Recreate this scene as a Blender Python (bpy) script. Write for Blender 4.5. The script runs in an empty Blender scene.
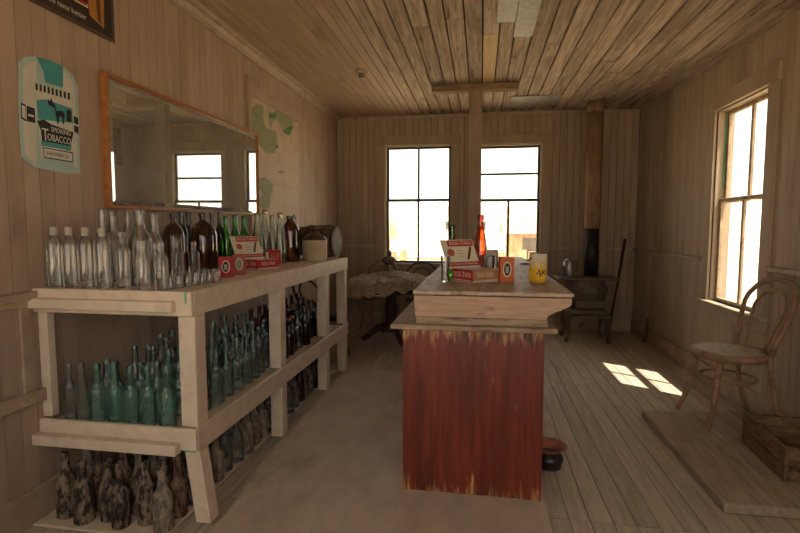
import bpy, math, random
import numpy as np
from mathutils import Vector, Matrix

SC = bpy.context.scene
COL = SC.collection
random.seed(7)

# ------------------------------------------------------------------ camera
F, CX, CY, VX, VY, H = 490.0, 400.0, 266.5, 481.0, 228.0, 1.40
PH = math.atan((CY - VY) / F)
TH = math.atan((VX - CX) * math.cos(PH) / F)
FWD = Vector((-math.sin(TH) * math.cos(PH), math.cos(TH) * math.cos(PH), -math.sin(PH)))
RIGHT = Vector((math.cos(TH), math.sin(TH), 0))
UP = RIGHT.cross(FWD)
CAM = Vector((0, 0, H))
cd = bpy.data.cameras.new('camera')
cam = bpy.data.objects.new('camera', cd)
COL.objects.link(cam)
cam.matrix_world = Matrix(((RIGHT.x, UP.x, -FWD.x, 0), (RIGHT.y, UP.y, -FWD.y, 0),
                           (RIGHT.z, UP.z, -FWD.z, H), (0, 0, 0, 1)))
cd.sensor_width = 36.0
cd.lens = F / 800 * 36
cd.clip_start = 0.02
cd.clip_end = 2000
SC.camera = cam


def ray(px, py):
    return FWD + RIGHT * ((px - CX) / F) + UP * ((CY - py) / F)


def onz(px, py, z):
    d = ray(px, py)
    return CAM + d * ((z - H) / d.z)


def onx(px, py, x):
    d = ray(px, py)
    return CAM + d * (x / d.x)


def ony(px, py, y):
    d = ray(px, py)
    return CAM + d * (y / d.y)


# ------------------------------------------------------------------ world, sun, exposure
W = bpy.data.worlds.new('World')
SC.world = W
W.use_nodes = True
bg = W.node_tree.nodes['Background']
bg.inputs[0].default_value = (1.0, 0.962, 0.908, 1)
bg.inputs[1].default_value = 1.0
sl = bpy.data.lights.new('sun', 'SUN')
sl.energy = 6.5
sl.color = (1.0, 0.94, 0.85)
sl.angle = math.radians(0.6)
sun = bpy.data.objects.new('sun', sl)
COL.objects.link(sun)
sun.rotation_euler = Vector((0.378, -0.243, 1.0)).to_track_quat('Z', 'Y').to_euler()
sun.location = (6, -4, 12)
SC.view_settings.view_transform = 'Standard'
SC.view_settings.look = 'None'
SC.view_settings.gamma = 1.0
SC.view_settings.use_curve_mapping = False
SC.view_settings.exposure = 2.2
cy = SC.cycles
cy.use_denoising = True
cy.max_bounces = 10
cy.diffuse_bounces = 4
cy.glossy_bounces = 4
cy.transparent_max_bounces = 40
cy.sample_clamp_indirect = 4.0
cy.caustics_reflective = False
cy.caustics_refractive = False


# ------------------------------------------------------------------ materials
def srgb(r, g, b):
    f = lambda c: c / 12.92 if c <= 0.04045 else ((c + 0.055) / 1.055) ** 2.4
    return (f(r / 255), f(g / 255), f(b / 255), 1)


M = {}


def nodes_of(name):
    m = bpy.data.materials.new(name)
    m.use_nodes = True
    nt = m.node_tree
    nt.nodes.clear()
    out = nt.nodes.new('ShaderNodeOutputMaterial')
    M[name] = m
    return nt, out


def surf(name, c1, c2, scale=(1, 1, 1), rough=0.75, rand=0.0, spots=None, bump=0.0, pos=False,
         spec=0.3, metal=0.0, lo=0.35, hi=0.65, nscale=4.0, spots2=None):
    """two-tone noise paint/wood; spots = (colour, noise scale vec, threshold, softness)"""
    nt, out = nodes_of(name)
    N, L = nt.nodes.new, nt.links.new
    b = N('ShaderNodeBsdfPrincipled')
    b.inputs['Roughness'].default_value = rough
    b.inputs['Metallic'].default_value = metal
    b.inputs['Specular IOR Level'].default_value = spec
    oi = N('ShaderNodeObjectInfo')
    if pos:
        src = N('ShaderNodeNewGeometry').outputs['Position']
    else:
        src = N('ShaderNodeTexCoord').outputs['Object']
    mul = N('ShaderNodeVectorMath'); mul.operation = 'MULTIPLY'
    L(src, mul.inputs[0]); mul.inputs[1].default_value = scale
    off = N('ShaderNodeVectorMath'); off.operation = 'ADD'
    r10 = N('ShaderNodeMath'); r10.operation = 'MULTIPLY'; r10.inputs[1].default_value = 37.0
    L(oi.outputs['Random'], r10.inputs[0])
    L(mul.outputs[0], off.inputs[0]); L(r10.outputs[0], off.inputs[1])
    n = N('ShaderNodeTexNoise'); n.inputs['Scale'].default_value = nscale
    n.inputs['Detail'].default_value = 7; n.inputs['Roughness'].default_value = 0.62
    L(off.outputs[0], n.inputs['Vector'])
    cr = N('ShaderNodeValToRGB')
    cr.color_ramp.elements[0].position = lo; cr.color_ramp.elements[0].color = c1
    cr.color_ramp.elements[1].position = hi; cr.color_ramp.elements[1].color = c2
    L(n.outputs['Fac'], cr.inputs[0])
    col = cr.outputs[0]
    for k, sp in enumerate((spots, spots2)):
        if not sp:
            continue
        sc, sv, th, soft = sp
        m2 = N('ShaderNodeVectorMath'); m2.operation = 'MULTIPLY'
        L(src, m2.inputs[0]); m2.inputs[1].default_value = sv
        o2 = N('ShaderNodeVectorMath'); o2.operation = 'ADD'
        L(m2.outputs[0], o2.inputs[0]); L(r10.outputs[0], o2.inputs[1])
        n2 = N('ShaderNodeTexNoise'); n2.inputs['Scale'].default_value = 1.0
        n2.inputs['Detail'].default_value = 8; n2.inputs['Roughness'].default_value = 0.65
        L(o2.outputs[0], n2.inputs['Vector'])
        mr = N('ShaderNodeMapRange')
        mr.inputs['From Min'].default_value = th; mr.inputs['From Max'].default_value = th + soft
        L(n2.outputs['Fac'], mr.inputs[0])
        mx = N('ShaderNodeMix'); mx.data_type = 'RGBA'
        L(mr.outputs[0], mx.inputs[0]); L(col, mx.inputs[6]); mx.inputs[7].default_value = sc
        col = mx.outputs[2]
    if rand:
        mr = N('ShaderNodeMapRange')
        mr.inputs['To Min'].default_value = 1 - rand; mr.inputs['To Max'].default_value = 1 + rand
        L(oi.outputs['Random'], mr.inputs[0])
        h = N('ShaderNodeHueSaturation'); L(mr.outputs[0], h.inputs['Value']); L(col, h.inputs['Color'])
        col = h.outputs[0]
    L(col, b.inputs['Base Color'])
    if bump:
        bp = N('ShaderNodeBump'); bp.inputs['Strength'].default_value = bump
        bp.inputs['Distance'].default_value = 0.01
        L(n.outputs['Fac'], bp.inputs['Height']); L(bp.outputs[0], b.inputs['Normal'])
    L(b.outputs[0], out.inputs[0])
    return M[name]


def plain(name, c, rough=0.6, spec=0.3, metal=0.0):
    return surf(name, tuple(v * 0.88 for v in c[:3]) + (1,), c, rough=rough, spec=spec, metal=metal, nscale=12)


def glass(name, tint, edge, dust=0.12, dcol=(0.5, 0.43, 0.34, 1), gloss=1.2, rough=0.03):
    """hollow glass wall: tinted see-through, darker where seen edge on, fresnel gloss, film of dust, on pale glass tinted bright to imitate luminous glass"""
    nt, out = nodes_of(name)
    N, L = nt.nodes.new, nt.links.new
    lw = N('ShaderNodeLayerWeight'); lw.inputs['Blend'].default_value = 0.30
    cm = N('ShaderNodeMix'); cm.data_type = 'RGBA'
    L(lw.outputs['Facing'], cm.inputs[0]); cm.inputs[6].default_value = tint; cm.inputs[7].default_value = edge
    tr = N('ShaderNodeBsdfTransparent'); L(cm.outputs[2], tr.inputs[0])
    gl = N('ShaderNodeBsdfGlossy'); gl.inputs['Roughness'].default_value = rough
    fr = N('ShaderNodeFresnel'); fr.inputs[0].default_value = 1.5
    fm = N('ShaderNodeMath'); fm.operation = 'MULTIPLY'; L(fr.outputs[0], fm.inputs[0]); fm.inputs[1].default_value = gloss * 1.6
    ms = N('ShaderNodeMixShader'); L(fm.outputs[0], ms.inputs[0]); L(tr.outputs[0], ms.inputs[1]); L(gl.outputs[0], ms.inputs[2])
    df = N('ShaderNodeBsdfDiffuse'); df.inputs[0].default_value = dcol  # dust tone; on pale bottles its bright tint paints in a glow
    geo = N('ShaderNodeNewGeometry')
    n = N('ShaderNodeTexNoise'); n.inputs['Scale'].default_value = 28; n.inputs['Detail'].default_value = 5
    L(geo.outputs['Position'], n.inputs['Vector'])
    mr = N('ShaderNodeMapRange'); mr.inputs['From Min'].default_value = 0.3; mr.inputs['From Max'].default_value = 0.75
    mr.inputs['To Min'].default_value = dust * 0.5; mr.inputs['To Max'].default_value = dust * 1.7
    L(n.outputs['Fac'], mr.inputs[0])
    m2 = N('ShaderNodeMixShader'); L(mr.outputs[0], m2.inputs[0]); L(ms.outputs[0], m2.inputs[1]); L(df.outputs[0], m2.inputs[2])
    L(m2.outputs[0], out.inputs[0])
    return M[name]


PAINT1, PAINT2 = srgb(158, 134, 114), srgb(177, 152, 131)
surf('wall_paint', PAINT1, PAINT2, (1, 1, 0.25), rough=0.55, rand=0.05, pos=True, spec=0.35, bump=0.05,
     spots=(srgb(120, 92, 68), (2.0, 2.0, 0.7), 0.60, 0.18))
surf('back_paint', srgb(148, 128, 104), srgb(170, 148, 123), (1, 1, 0.2), rough=0.6, rand=0.09, pos=True,
     spots=(srgb(96, 74, 50), (3.0, 3.0, 0.5), 0.60, 0.2))
surf('right_paint', srgb(158, 138, 114), srgb(178, 158, 134), (1, 1, 0.2), rough=0.55, rand=0.05, pos=True,
     spots=(srgb(110, 86, 62), (2.2, 2.2, 0.4), 0.60, 0.2))
surf('trim_paint', srgb(156, 133, 111), srgb(180, 157, 133), (2, 2, 2), rough=0.5, pos=True,
     spots=(srgb(104, 80, 56), (5, 5, 5), 0.62, 0.1))
surf('shelf_paint', srgb(204, 184, 160), srgb(220, 200, 176), (3, 3, 3), rough=0.55, pos=True,
     spots=(srgb(176, 152, 128), (7, 7, 7), 0.62, 0.15))
plain('green_paint', srgb(70, 170, 130))
surf('ceil_paint', srgb(164, 139, 113), srgb(182, 156, 129), (1, 0.3, 1), rough=0.6, rand=0.05, pos=True,
     spots=(srgb(104, 78, 54), (3, 0.8, 3), 0.6, 0.2))
surf('ceil_wood', srgb(140, 121, 103), srgb(194, 173, 150), (9, 0.5, 9), rough=0.85, rand=0.16, pos=True, bump=0.3,
     spots=(srgb(86, 66, 48), (20, 2.0, 20), 0.59, 0.10), spots2=(srgb(112, 89, 68), (3, 1.0, 3), 0.56, 0.2))
surf('post_paint', srgb(126, 106, 87), srgb(146, 124, 103), (4, 4, 0.6), rough=0.7, pos=True)
surf('cross_wood', srgb(112, 88, 64), srgb(146, 118, 90), (2, 9, 9), rough=0.8, pos=True)
surf('ceil_pale', srgb(196, 168, 128), srgb(214, 184, 142), (6, 0.6, 6), rough=0.8, pos=True)
surf('tin', srgb(120, 116, 108), srgb(150, 146, 136), (4, 4, 4), rough=0.5, metal=0.4)
surf('floor_wood', srgb(164, 149, 129), srgb(190, 174, 152), (8, 0.6, 8), rough=0.7, rand=0.12, pos=True, bump=0.25,
     spots=(srgb(134, 118, 99), (5, 0.9, 5), 0.60, 0.2), spots2=(srgb(196, 181, 160), (2.5, 1.0, 2.5), 0.60, 0.12))
surf('backing', srgb(52, 38, 27), srgb(70, 52, 38), pos=True)
surf('sub_floor', srgb(22, 17, 13), srgb(36, 28, 21), pos=True)
surf('ply', srgb(172, 155, 136), srgb(190, 172, 151), (2, 1, 2), rough=0.7, pos=True, bump=0.1,
     spots=(srgb(150, 132, 113), (3, 1.2, 3), 0.57, 0.2))
surf('grey_wood', srgb(118, 96, 76), srgb(172, 146, 120), (2, 9, 9), rough=0.75, bump=0.25, pos=True,
     spots=(srgb(72, 52, 38), (2.5, 8, 12), 0.58, 0.13))
surf('bar_top', srgb(150, 128, 106), srgb(188, 164, 139), (9, 1.2, 9), rough=0.6, bump=0.15, pos=True,
     spots=(srgb(100, 76, 57), (5, 1.8, 5), 0.57, 0.12))
surf('bar_face', srgb(158, 126, 100), srgb(188, 154, 126), (1.5, 2, 14), rough=0.6, bump=0.1, pos=True,
     spots=(srgb(116, 82, 60), (3.5, 3, 11), 0.60, 0.08))
surf('red_stain', srgb(96, 40, 22), srgb(140, 60, 32), (9, 9, 1.1), rough=0.42, bump=0.15, pos=True, spec=0.4,
     spots=(srgb(66, 26, 16), (9, 9, 1.3), 0.56, 0.12), spots2=(srgb(168, 112, 66), (26, 26, 3.5), 0.68, 0.05))
nt, out = nodes_of('worn_red')
N, L = nt.nodes.new, nt.links.new
pos = N('ShaderNodeNewGeometry').outputs['Position']


def vnoise(scale, detail=7):
    m = N('ShaderNodeVectorMath'); m.operation = 'MULTIPLY'; m.inputs[1].default_value = scale
    L(pos, m.inputs[0])
    n = N('ShaderNodeTexNoise'); n.inputs['Scale'].default_value = 1.0; n.inputs['Detail'].default_value = detail; n.inputs['Roughness'].default_value = 0.6
    L(m.outputs[0], n.inputs['Vector'])
    return n.outputs['Fac']


def ramp(fac, a, b, lo, hi):
    r = N('ShaderNodeValToRGB')
    r.color_ramp.elements[0].position = lo; r.color_ramp.elements[0].color = a
    r.color_ramp.elements[1].position = hi; r.color_ramp.elements[1].color = b
    L(fac, r.inputs[0])
    return r.outputs[0]


def mixc(fac, a, b):
    m = N('ShaderNodeMix'); m.data_type = 'RGBA'
    L(fac, m.inputs[0]); L(a, m.inputs[6]); L(b, m.inputs[7])
    return m.outputs[2]


base = ramp(vnoise((30, 30, 2.2)), srgb(90, 33, 16), srgb(126, 52, 27), 0.36, 0.66)
dark = ramp(vnoise((8, 8, 1.4)), srgb(92, 31, 16), srgb(48, 19, 13), 0.46, 0.72)
base = mixc(ramp(vnoise((7, 7, 1.2)), (0, 0, 0, 1), (0.8, 0.8, 0.8, 1), 0.50, 0.66), base, dark)
bare = ramp(vnoise((34, 34, 5)), srgb(58, 30, 18), srgb(206, 146, 90), 0.40, 0.62)
sep = N('ShaderNodeSeparateXYZ'); L(pos, sep.inputs[0])
h1 = N('ShaderNodeMapRange'); h1.inputs['From Min'].default_value = 0.76; h1.inputs['From Max'].default_value = 0.89
h1.inputs['To Min'].default_value = -0.20; h1.inputs['To Max'].default_value = 0.16; L(sep.outputs[2], h1.inputs[0])
h2 = N('ShaderNodeMapRange'); h2.inputs['From Min'].default_value = 0.03; h2.inputs['From Max'].default_value = 0.16
h2.inputs['To Min'].default_value = 0.06; h2.inputs['To Max'].default_value = -0.16; L(sep.outputs[2], h2.inputs[0])
mx_ = N('ShaderNodeMath'); mx_.operation = 'MAXIMUM'; L(h1.outputs[0], mx_.inputs[0]); L(h2.outputs[0], mx_.inputs[1])
ad = N('ShaderNodeMath'); ad.operation = 'ADD'; L(mx_.outputs[0], ad.inputs[0]); L(vnoise((22, 22, 3.5)), ad.inputs[1])
base = mixc(ramp(ad.outputs[0], (0, 0, 0, 1), (1, 1, 1, 1), 0.50, 0.61), base, bare)
# pale scuff on the panel
sv_ = N('ShaderNodeVectorMath'); sv_.operation = 'SUBTRACT'; L(pos, sv_.inputs[0]); sv_.inputs[1].default_value = (0.185, 2.45, 0.50)
sm_ = N('ShaderNodeVectorMath'); sm_.operation = 'MULTIPLY'; L(sv_.outputs[0], sm_.inputs[0]); sm_.inputs[1].default_value = (20, 0, 12)
sn_ = N('ShaderNodeVectorMath'); sn_.operation = 'LENGTH'; L(sm_.outputs[0], sn_.inputs[0])
sa_ = N('ShaderNodeMath'); sa_.operation = 'MULTIPLY_ADD'; L(vnoise((30, 30, 12)), sa_.inputs[0]); sa_.inputs[1].default_value = 1.6; L(sn_.outputs[1], sa_.inputs[2])
base = mixc(ramp(sa_.outputs[0], (0.5, 0.5, 0.5, 1), (0, 0, 0, 1), 0.9 / 1.0 * 0.7, 1.0), base, ramp(vnoise((30, 30, 30)), srgb(140, 118, 112), srgb(150, 130, 124), 0.3, 0.7))
b_ = N('ShaderNodeBsdfPrincipled'); b_.inputs['Roughness'].default_value = 0.42; L(base, b_.inputs['Base Color'])
L(b_.outputs[0], out.inputs[0])
surf('dark_wood', srgb(50, 35, 25), srgb(84, 60, 42), (4, 4, 14), rough=0.5)
surf('chair_wood', srgb(128, 96, 68), srgb(170, 136, 104), (3, 3, 3), rough=0.6,
     spots=(srgb(150, 134, 114), (5, 5, 5), 0.54, 0.25))
surf('chair_seat', srgb(158, 142, 122), srgb(188, 172, 152), (6, 6, 6), rough=0.75,
     spots=(srgb(112, 94, 76), (9, 9, 9), 0.60, 0.1))
surf('pale_chair', srgb(120, 100, 76), srgb(150, 128, 100), rough=0.6)
surf('crate_wood', srgb(88, 66, 46), srgb(136, 106, 76), (3, 3, 10), rough=0.8, bump=0.2,
     spots=(srgb(54, 38, 26), (7, 7, 16), 0.57, 0.1))
surf('step_wood', srgb(140, 122, 101), srgb(172, 152, 128), (9, 1.0, 9), rough=0.75, rand=0.06, bump=0.2, pos=True,
     spots=(srgb(112, 94, 76), (6, 1.2, 6), 0.60, 0.2))
surf('iron', srgb(72, 62, 52), srgb(108, 92, 76), (6, 6, 6), rough=0.55, spec=0.4,
     spots=(srgb(116, 84, 58), (9, 9, 9), 0.60, 0.12))
surf('pipe_tan', srgb(118, 94, 66), srgb(150, 122, 90), (8, 8, 1.5), rough=0.6)
surf('pipe_black', srgb(20, 18, 17), srgb(36, 32, 30), rough=0.5)
surf('pot_metal', srgb(110, 106, 100), srgb(150, 146, 138), rough=0.35, metal=0.6)
surf('cloth', srgb(124, 109, 94), srgb(176, 159, 140), (9, 9, 9), rough=0.9, bump=0.4)
surf('rust_rim', srgb(138, 82, 64), srgb(168, 108, 86), (9, 9, 9), rough=0.5)
surf('black_enamel', srgb(30, 26, 26), srgb(46, 40, 40), rough=0.3, spec=0.5)
surf('frame_wood', srgb(140, 86, 42), srgb(176, 114, 60), (3, 12, 12), rough=0.4)
surf('frame_dark', srgb(120, 98, 76), srgb(146, 122, 98), rough=0.5)
surf('sash_green', srgb(58, 66, 44), srgb(84, 84, 58), (4, 4, 4), rough=0.6, pos=True, spots=(srgb(130, 112, 84), (9, 9, 9), 0.6, 0.1))
surf('sash_tan', srgb(150, 128, 102), srgb(184, 162, 134), (4, 4, 4), rough=0.6, pos=True, spots=(srgb(86, 66, 46), (9, 9, 9), 0.58, 0.12))
surf('panel_board', srgb(176, 154, 130), srgb(190, 168, 142), (2, 2, 2), rough=0.6, pos=True,
     spots=(srgb(140, 112, 88), (5, 5, 5), 0.64, 0.1))
surf('peel_green', srgb(126, 132, 100), srgb(146, 150, 118), (5, 5, 5), rough=0.7)
plain('peel_bright', srgb(66, 110, 62))
surf('stone_cream', srgb(168, 150, 122), srgb(190, 172, 142), rough=0.35, spec=0.5)
surf('stone_brown', srgb(52, 34, 26), srgb(70, 47, 36), rough=0.4, spec=0.5)
surf('keg_wood', srgb(74, 58, 42), srgb(110, 88, 64), (6, 6, 6), rough=0.7)
plain('keg_head', srgb(140, 120, 92), 0.85, 0.1)
plain('hoop', srgb(58, 48, 40), 0.5)
# printed things
plain('print_white', srgb(206, 200, 186)); plain('print_cream', srgb(214, 202, 178))
plain('print_teal', srgb(72, 150, 150)); plain('print_teal_pale', srgb(170, 190, 182)); plain('print_black', srgb(36, 34, 34))
plain('print_red', srgb(168, 34, 36)); plain('print_red_faded', srgb(170, 84, 70)); plain('print_tan', srgb(176, 130, 92))
plain('print_orange', srgb(190, 98, 48)); plain('print_yellow', srgb(222, 172, 40)); plain('print_brown', srgb(96, 64, 40))
plain('sign_dark', srgb(58, 42, 34)); plain('sign_edge', srgb(84, 70, 58)); plain('print_grey', srgb(150, 140, 126))
plain('sign_gold', srgb(176, 120, 52)); plain('paper', srgb(196, 184, 164)); plain('cap_white', srgb(176, 166, 152))
plain('cork', srgb(150, 116, 80)); plain('tin_lid', srgb(150, 130, 106), 0.4, 0.5, 0.5)
# glass
glass('pane', (0.95, 0.95, 0.92, 1), (0.87, 0.87, 0.84, 1), dust=0.05, gloss=0.3)
glass('clear', (0.975, 0.97, 0.955, 1), (0.74, 0.73, 0.69, 1), dust=0.06, dcol=(0.84, 0.80, 0.72, 1))
glass('aqua', (0.90, 0.97, 0.945, 1), (0.50, 0.72, 0.65, 1), dust=0.065, dcol=(0.48, 0.74, 0.63, 1))
glass('teal', (0.80, 0.955, 0.89, 1), (0.34, 0.66, 0.55, 1), dust=0.085, dcol=(0.36, 0.72, 0.56, 1))
glass('smoke', (0.92, 0.945, 0.92, 1), (0.52, 0.58, 0.54, 1), dust=0.06, dcol=(0.54, 0.60, 0.52, 1))
glass('pale_green', (0.90, 0.94, 0.84, 1), (0.54, 0.62, 0.46, 1), dust=0.12, dcol=(0.60, 0.66, 0.48, 1))
glass('green', (0.30, 0.84, 0.14, 1), (0.03, 0.26, 0.02, 1), dust=0.02, dcol=(0.06, 0.20, 0.04, 1))
glass('dark_green', (0.24, 0.32, 0.18, 1), (0.03, 0.06, 0.02, 1), dust=0.03, dcol=(0.12, 0.12, 0.07, 1))
glass('amber', (0.42, 0.18, 0.07, 1), (0.06, 0.02, 0.01, 1), dust=0.05, dcol=(0.20, 0.13, 0.08, 1))
glass('red_amber', (0.92, 0.28, 0.10, 1), (0.55, 0.08, 0.03, 1), dust=0.12, dcol=(0.7, 0.20, 0.08, 1))
surf('dirty_dark', srgb(40, 33, 28), srgb(128, 112, 94), (0.45, 0.45, 1.3), rough=0.7, bump=0.3, lo=0.44, hi=0.58, rand=0.15,
     spots=(srgb(176, 160, 138), (1.6, 1.6, 5), 0.60, 0.16))
surf('dirty_grey', srgb(96, 86, 76), srgb(150, 135, 117), (0.5, 0.5, 1.4), rough=0.75, bump=0.3, lo=0.40, hi=0.60, rand=0.15,
     spots=(srgb(36, 29, 24), (1.5, 1.5, 4), 0.55, 0.14))
surf('dirty_rust', srgb(58, 42, 33), srgb(132, 104, 84), (0.5, 0.5, 1.4), rough=0.7, bump=0.3, lo=0.42, hi=0.60, rand=0.15,
     spots=(srgb(158, 140, 120), (1.5, 1.5, 4), 0.60, 0.05))
# mirror
nt, out = nodes_of('mirror')
g = nt.nodes.new('ShaderNodeBsdfGlossy'); g.inputs[0].default_value = (0.74, 0.74, 0.68, 1); g.inputs['Roughness'].default_value = 0.015
d = nt.nodes.new('ShaderNodeBsdfDiffuse'); d.inputs[0].default_value = (0.42, 0.40, 0.34, 1)
n_ = nt.nodes.new('ShaderNodeTexNoise'); n_.inputs['Scale'].default_value = 1.3; n_.inputs['Detail'].default_value = 2.5
mr_ = nt.nodes.new('ShaderNodeMapRange'); mr_.inputs['From Min'].default_value = 0.3; mr_.inputs['From Max'].default_value = 0.8
mr_.inputs['To Min'].default_value = 0.24; mr_.inputs['To Max'].default_value = 0.52
x_ = nt.nodes.new('ShaderNodeMixShader')
nt.links.new(n_.outputs['Fac'], mr_.inputs[0]); nt.links.new(mr_.outputs[0], x_.inputs[0])
nt.links.new(g.outputs[0], x_.inputs[1]); nt.links.new(d.outputs[0], x_.inputs[2]); nt.links.new(x_.outputs[0], out.inputs[0])
# outdoors
surf('desert', srgb(196, 178, 150), srgb(214, 196, 168), (0.4, 0.4, 0.4), pos=True, rough=0.95)
surf('hill', srgb(176, 160, 140), srgb(200, 182, 158), (0.02, 0.02, 0.05), pos=True, rough=1)
surf('out_white', srgb(214, 206, 192), srgb(226, 218, 206), pos=True); surf('out_wood', srgb(122, 96, 70), srgb(160, 130, 98), (2, 2, 0.3), pos=True)
surf('out_dark', srgb(60, 54, 48), srgb(76, 68, 60), pos=True); surf('out_roof', srgb(120, 92, 74), srgb(146, 116, 94), pos=True)


# ------------------------------------------------------------------ mesh helpers
class G:
    def __init__(self):
        self.v, self.f, self.s = [], [], []

    def add(self, vs, fs, smooth=False):
        o = len(self.v)
        self.v += [tuple(p) for p in vs]
        self.f += [tuple(i + o for i in q) for q in fs]
        self.s += [smooth] * len(fs)
        return self

    def box(self, x0, x1, y0, y1, z0, z1, mat=None, bev=0.0):
        if bev:
            b = min(bev, (x1 - x0) / 2.2, (y1 - y0) / 2.2, (z1 - z0) / 2.2)
            pts = []
            for sx in (0, 1):
                for sy in (0, 1):
                    for sz in (0, 1):
                        X, Y, Z = (x0, x1)[sx], (y0, y1)[sy], (z0, z1)[sz]
                        ix, iy, iz = (b, -b)[sx], (b, -b)[sy], (b, -b)[sz]
                        pts += [(X, Y + iy, Z + iz), (X + ix, Y, Z + iz), (X + ix, Y + iy, Z)]
            def I(sx, sy, sz, a): return (sx * 4 + sy * 2 + sz) * 3 + a
            fs = []
            for a, (u, w) in ((0, (1, 2)), (1, (0, 2)), (2, (0, 1))):
                for s in (0, 1):
                    q = []
                    for (p, r) in ((0, 0), (1, 0), (1, 1), (0, 1)):
                        k = [0, 0, 0]; k[a] = s; k[u] = p; k[w] = r
                        q.append(I(*k, a))
                    fs.append(tuple(q if (s ^ (a == 1)) else q[::-1]))
            for a, (u, w) in ((0, (1, 2)), (1, (0, 2)), (2, (0, 1))):
                for p in (0, 1):
                    for r in (0, 1):
                        k0 = [0, 0, 0]; k0[a] = 0; k0[u] = p; k0[w] = r
                        k1 = list(k0); k1[a] = 1
                        fs.append((I(*k0, u), I(*k1, u), I(*k1, w), I(*k0, w)))
            for sx in (0, 1):
                for sy in (0, 1):
                    for sz in (0, 1):
                        fs.append((I(sx, sy, sz, 0), I(sx, sy, sz, 1), I(sx, sy, sz, 2)))
            vs = pts
        else:
            vs = [(x, y, z) for x in (x0, x1) for y in (y0, y1) for z in (z0, z1)]
            fs = [(0, 1, 3, 2), (4, 6, 7, 5), (0, 4, 5, 1), (2, 3, 7, 6), (0, 2, 6, 4), (1, 5, 7, 3)]
        if mat is not None:
            vs = [mat @ Vector(p) for p in vs]
        return self.add(vs, fs)

    def lathe(self, prof, seg=20, mat=None, sq=0.0, smooth=True):
        vs, fs = [], []
        for (r, z) in prof:
            for i in range(seg):
                a = 2 * math.pi * i / seg
                c, s = math.cos(a), math.sin(a)
                k = 1.0
                if sq:
                    k = (abs(c) ** sq + abs(s) ** sq) ** (-1.0 / sq)
                p = Vector((r * k * c, r * k * s, z))
                vs.append(mat @ p if mat is not None else p)
        n = len(prof)
        for j in range(n - 1):
            for i in range(seg):
                i2 = (i + 1) % seg
                fs.append((j * seg + i, j * seg + i2, (j + 1) * seg + i2, (j + 1) * seg + i))
        if prof[0][0] > 1e-4:
            fs.append(tuple(range(seg))[::-1])
        if prof[-1][0] > 1e-4:
            fs.append(tuple((n - 1) * seg + i for i in range(seg)))
        return self.add(vs, fs, smooth)

    def tube(self, pts, rad, seg=8, closed=False):
        pts = [Vector(p) for p in pts]
        n = len(pts)
        rads = rad if isinstance(rad, (list, tuple)) else [rad] * n
        vs, fs = [], []
        nrm = None
        for i, p in enumerate(pts):
            a = pts[(i - 1) % n] if (closed or i > 0) else p
            b = pts[(i + 1) % n] if (closed or i < n - 1) else p
            t = (b - a).normalized()
            if nrm is None:
                nrm = t.orthogonal().normalized()
            nrm = (nrm - t * nrm.dot(t)).normalized()
            bn = t.cross(nrm)
            for k in range(seg):
                an = 2 * math.pi * k / seg
                vs.append(p + (nrm * math.cos(an) + bn * math.sin(an)) * rads[i])
        for i in range(n if closed else n - 1):
            j = (i + 1) % n
            for k in range(seg):
                k2 = (k + 1) % seg
                fs.append((i * seg + k, i * seg + k2, j * seg + k2, j * seg + k))
        if not closed:
            fs.append(tuple(range(seg))[::-1]); fs.append(tuple((n - 1) * seg + k for k in range(seg)))
        return self.add(vs, fs, True)

    def prism(self, poly, h0, h1, mat=None):
        """poly in local xy, extruded z h0..h1"""
        n = len(poly)
        vs = [Vector((p[0], p[1], h0)) for p in poly] + [Vector((p[0], p[1], h1)) for p in poly]
        if mat is not None:
            vs = [mat @ p for p in vs]
        fs = [tuple(range(n))[::-1], tuple(range(n, 2 * n))]
        fs += [(i, (i + 1) % n, n + (i + 1) % n, n + i) for i in range(n)]
        return self.add(vs, fs)

    def mesh(self, name, mat):
        me = bpy.data.meshes.new(name)
        me.from_pydata(self.v, [], self.f)
        me.polygons.foreach_set('use_smooth', self.s)
        me.materials.append(M[mat])
        me.update()
        return me

    def build(self, name, mat, parent=None):
        return link(name, self.mesh(name, mat), parent)


def link(name, me, parent=None):
    o = bpy.data.objects.new(name, me)
    COL.objects.link(o)
    if parent is not None:
        o.parent = parent
    return o


def tag(o, label, cat, group=None):
    o['label'] = label; o['category'] = cat
    if group:
        o['group'] = group
    return o


def thing(name, label, cat, loc=(0, 0, 0), rz=0.0, group=None):
    o = link(name, None)
    o.location = loc; o.rotation_euler = (0, 0, rz)
    o.empty_display_size = 0.1
    return tag(o, label, cat, group)


def struct(o):
    o['kind'] = 'structure'
    return o


def copy_tree(o, parent=None):
    c = o.copy(); COL.objects.link(c); c.parent = parent
    for ch in o.children:
        copy_tree(ch, c)
    return c


def box(name, mat, a, parent=None, bev=0.0):
    return G().box(*a, bev=bev).build(name, mat, parent)


# frames: columns = local x, y, z in the world
def frame(o, x, y, z):
    x, y, z, o = Vector(x), Vector(y), Vector(z), Vector(o)
    return Matrix(((x.x, y.x, z.x, o.x), (x.y, y.y, z.y, o.y), (x.z, y.z, z.z, o.z), (0, 0, 0, 1)))


def text(name, body, size, mtx, mat, parent, align='CENTER', width=None, ext=0.0004):
    cu = bpy.data.curves.new(name, 'FONT')
    cu.body = body; cu.size = size; cu.align_x = align; cu.align_y = 'CENTER'; cu.extrude = ext
    cu.resolution_u = 2
    t = bpy.data.objects.new(name, cu); COL.objects.link(t)
    bpy.context.view_layer.update()
    dg = bpy.context.evaluated_depsgraph_get()
    me = bpy.data.meshes.new_from_object(t.evaluated_get(dg))
    bpy.data.objects.remove(t)
    if width:
        xs = [v.co.x for v in me.vertices]
        k = width / max(1e-6, max(xs) - min(xs))
        for v in me.vertices:
            v.co.x *= k
    me.materials.clear(); me.materials.append(M[mat])
    me.transform(mtx)
    return link(name, me, parent)


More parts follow.
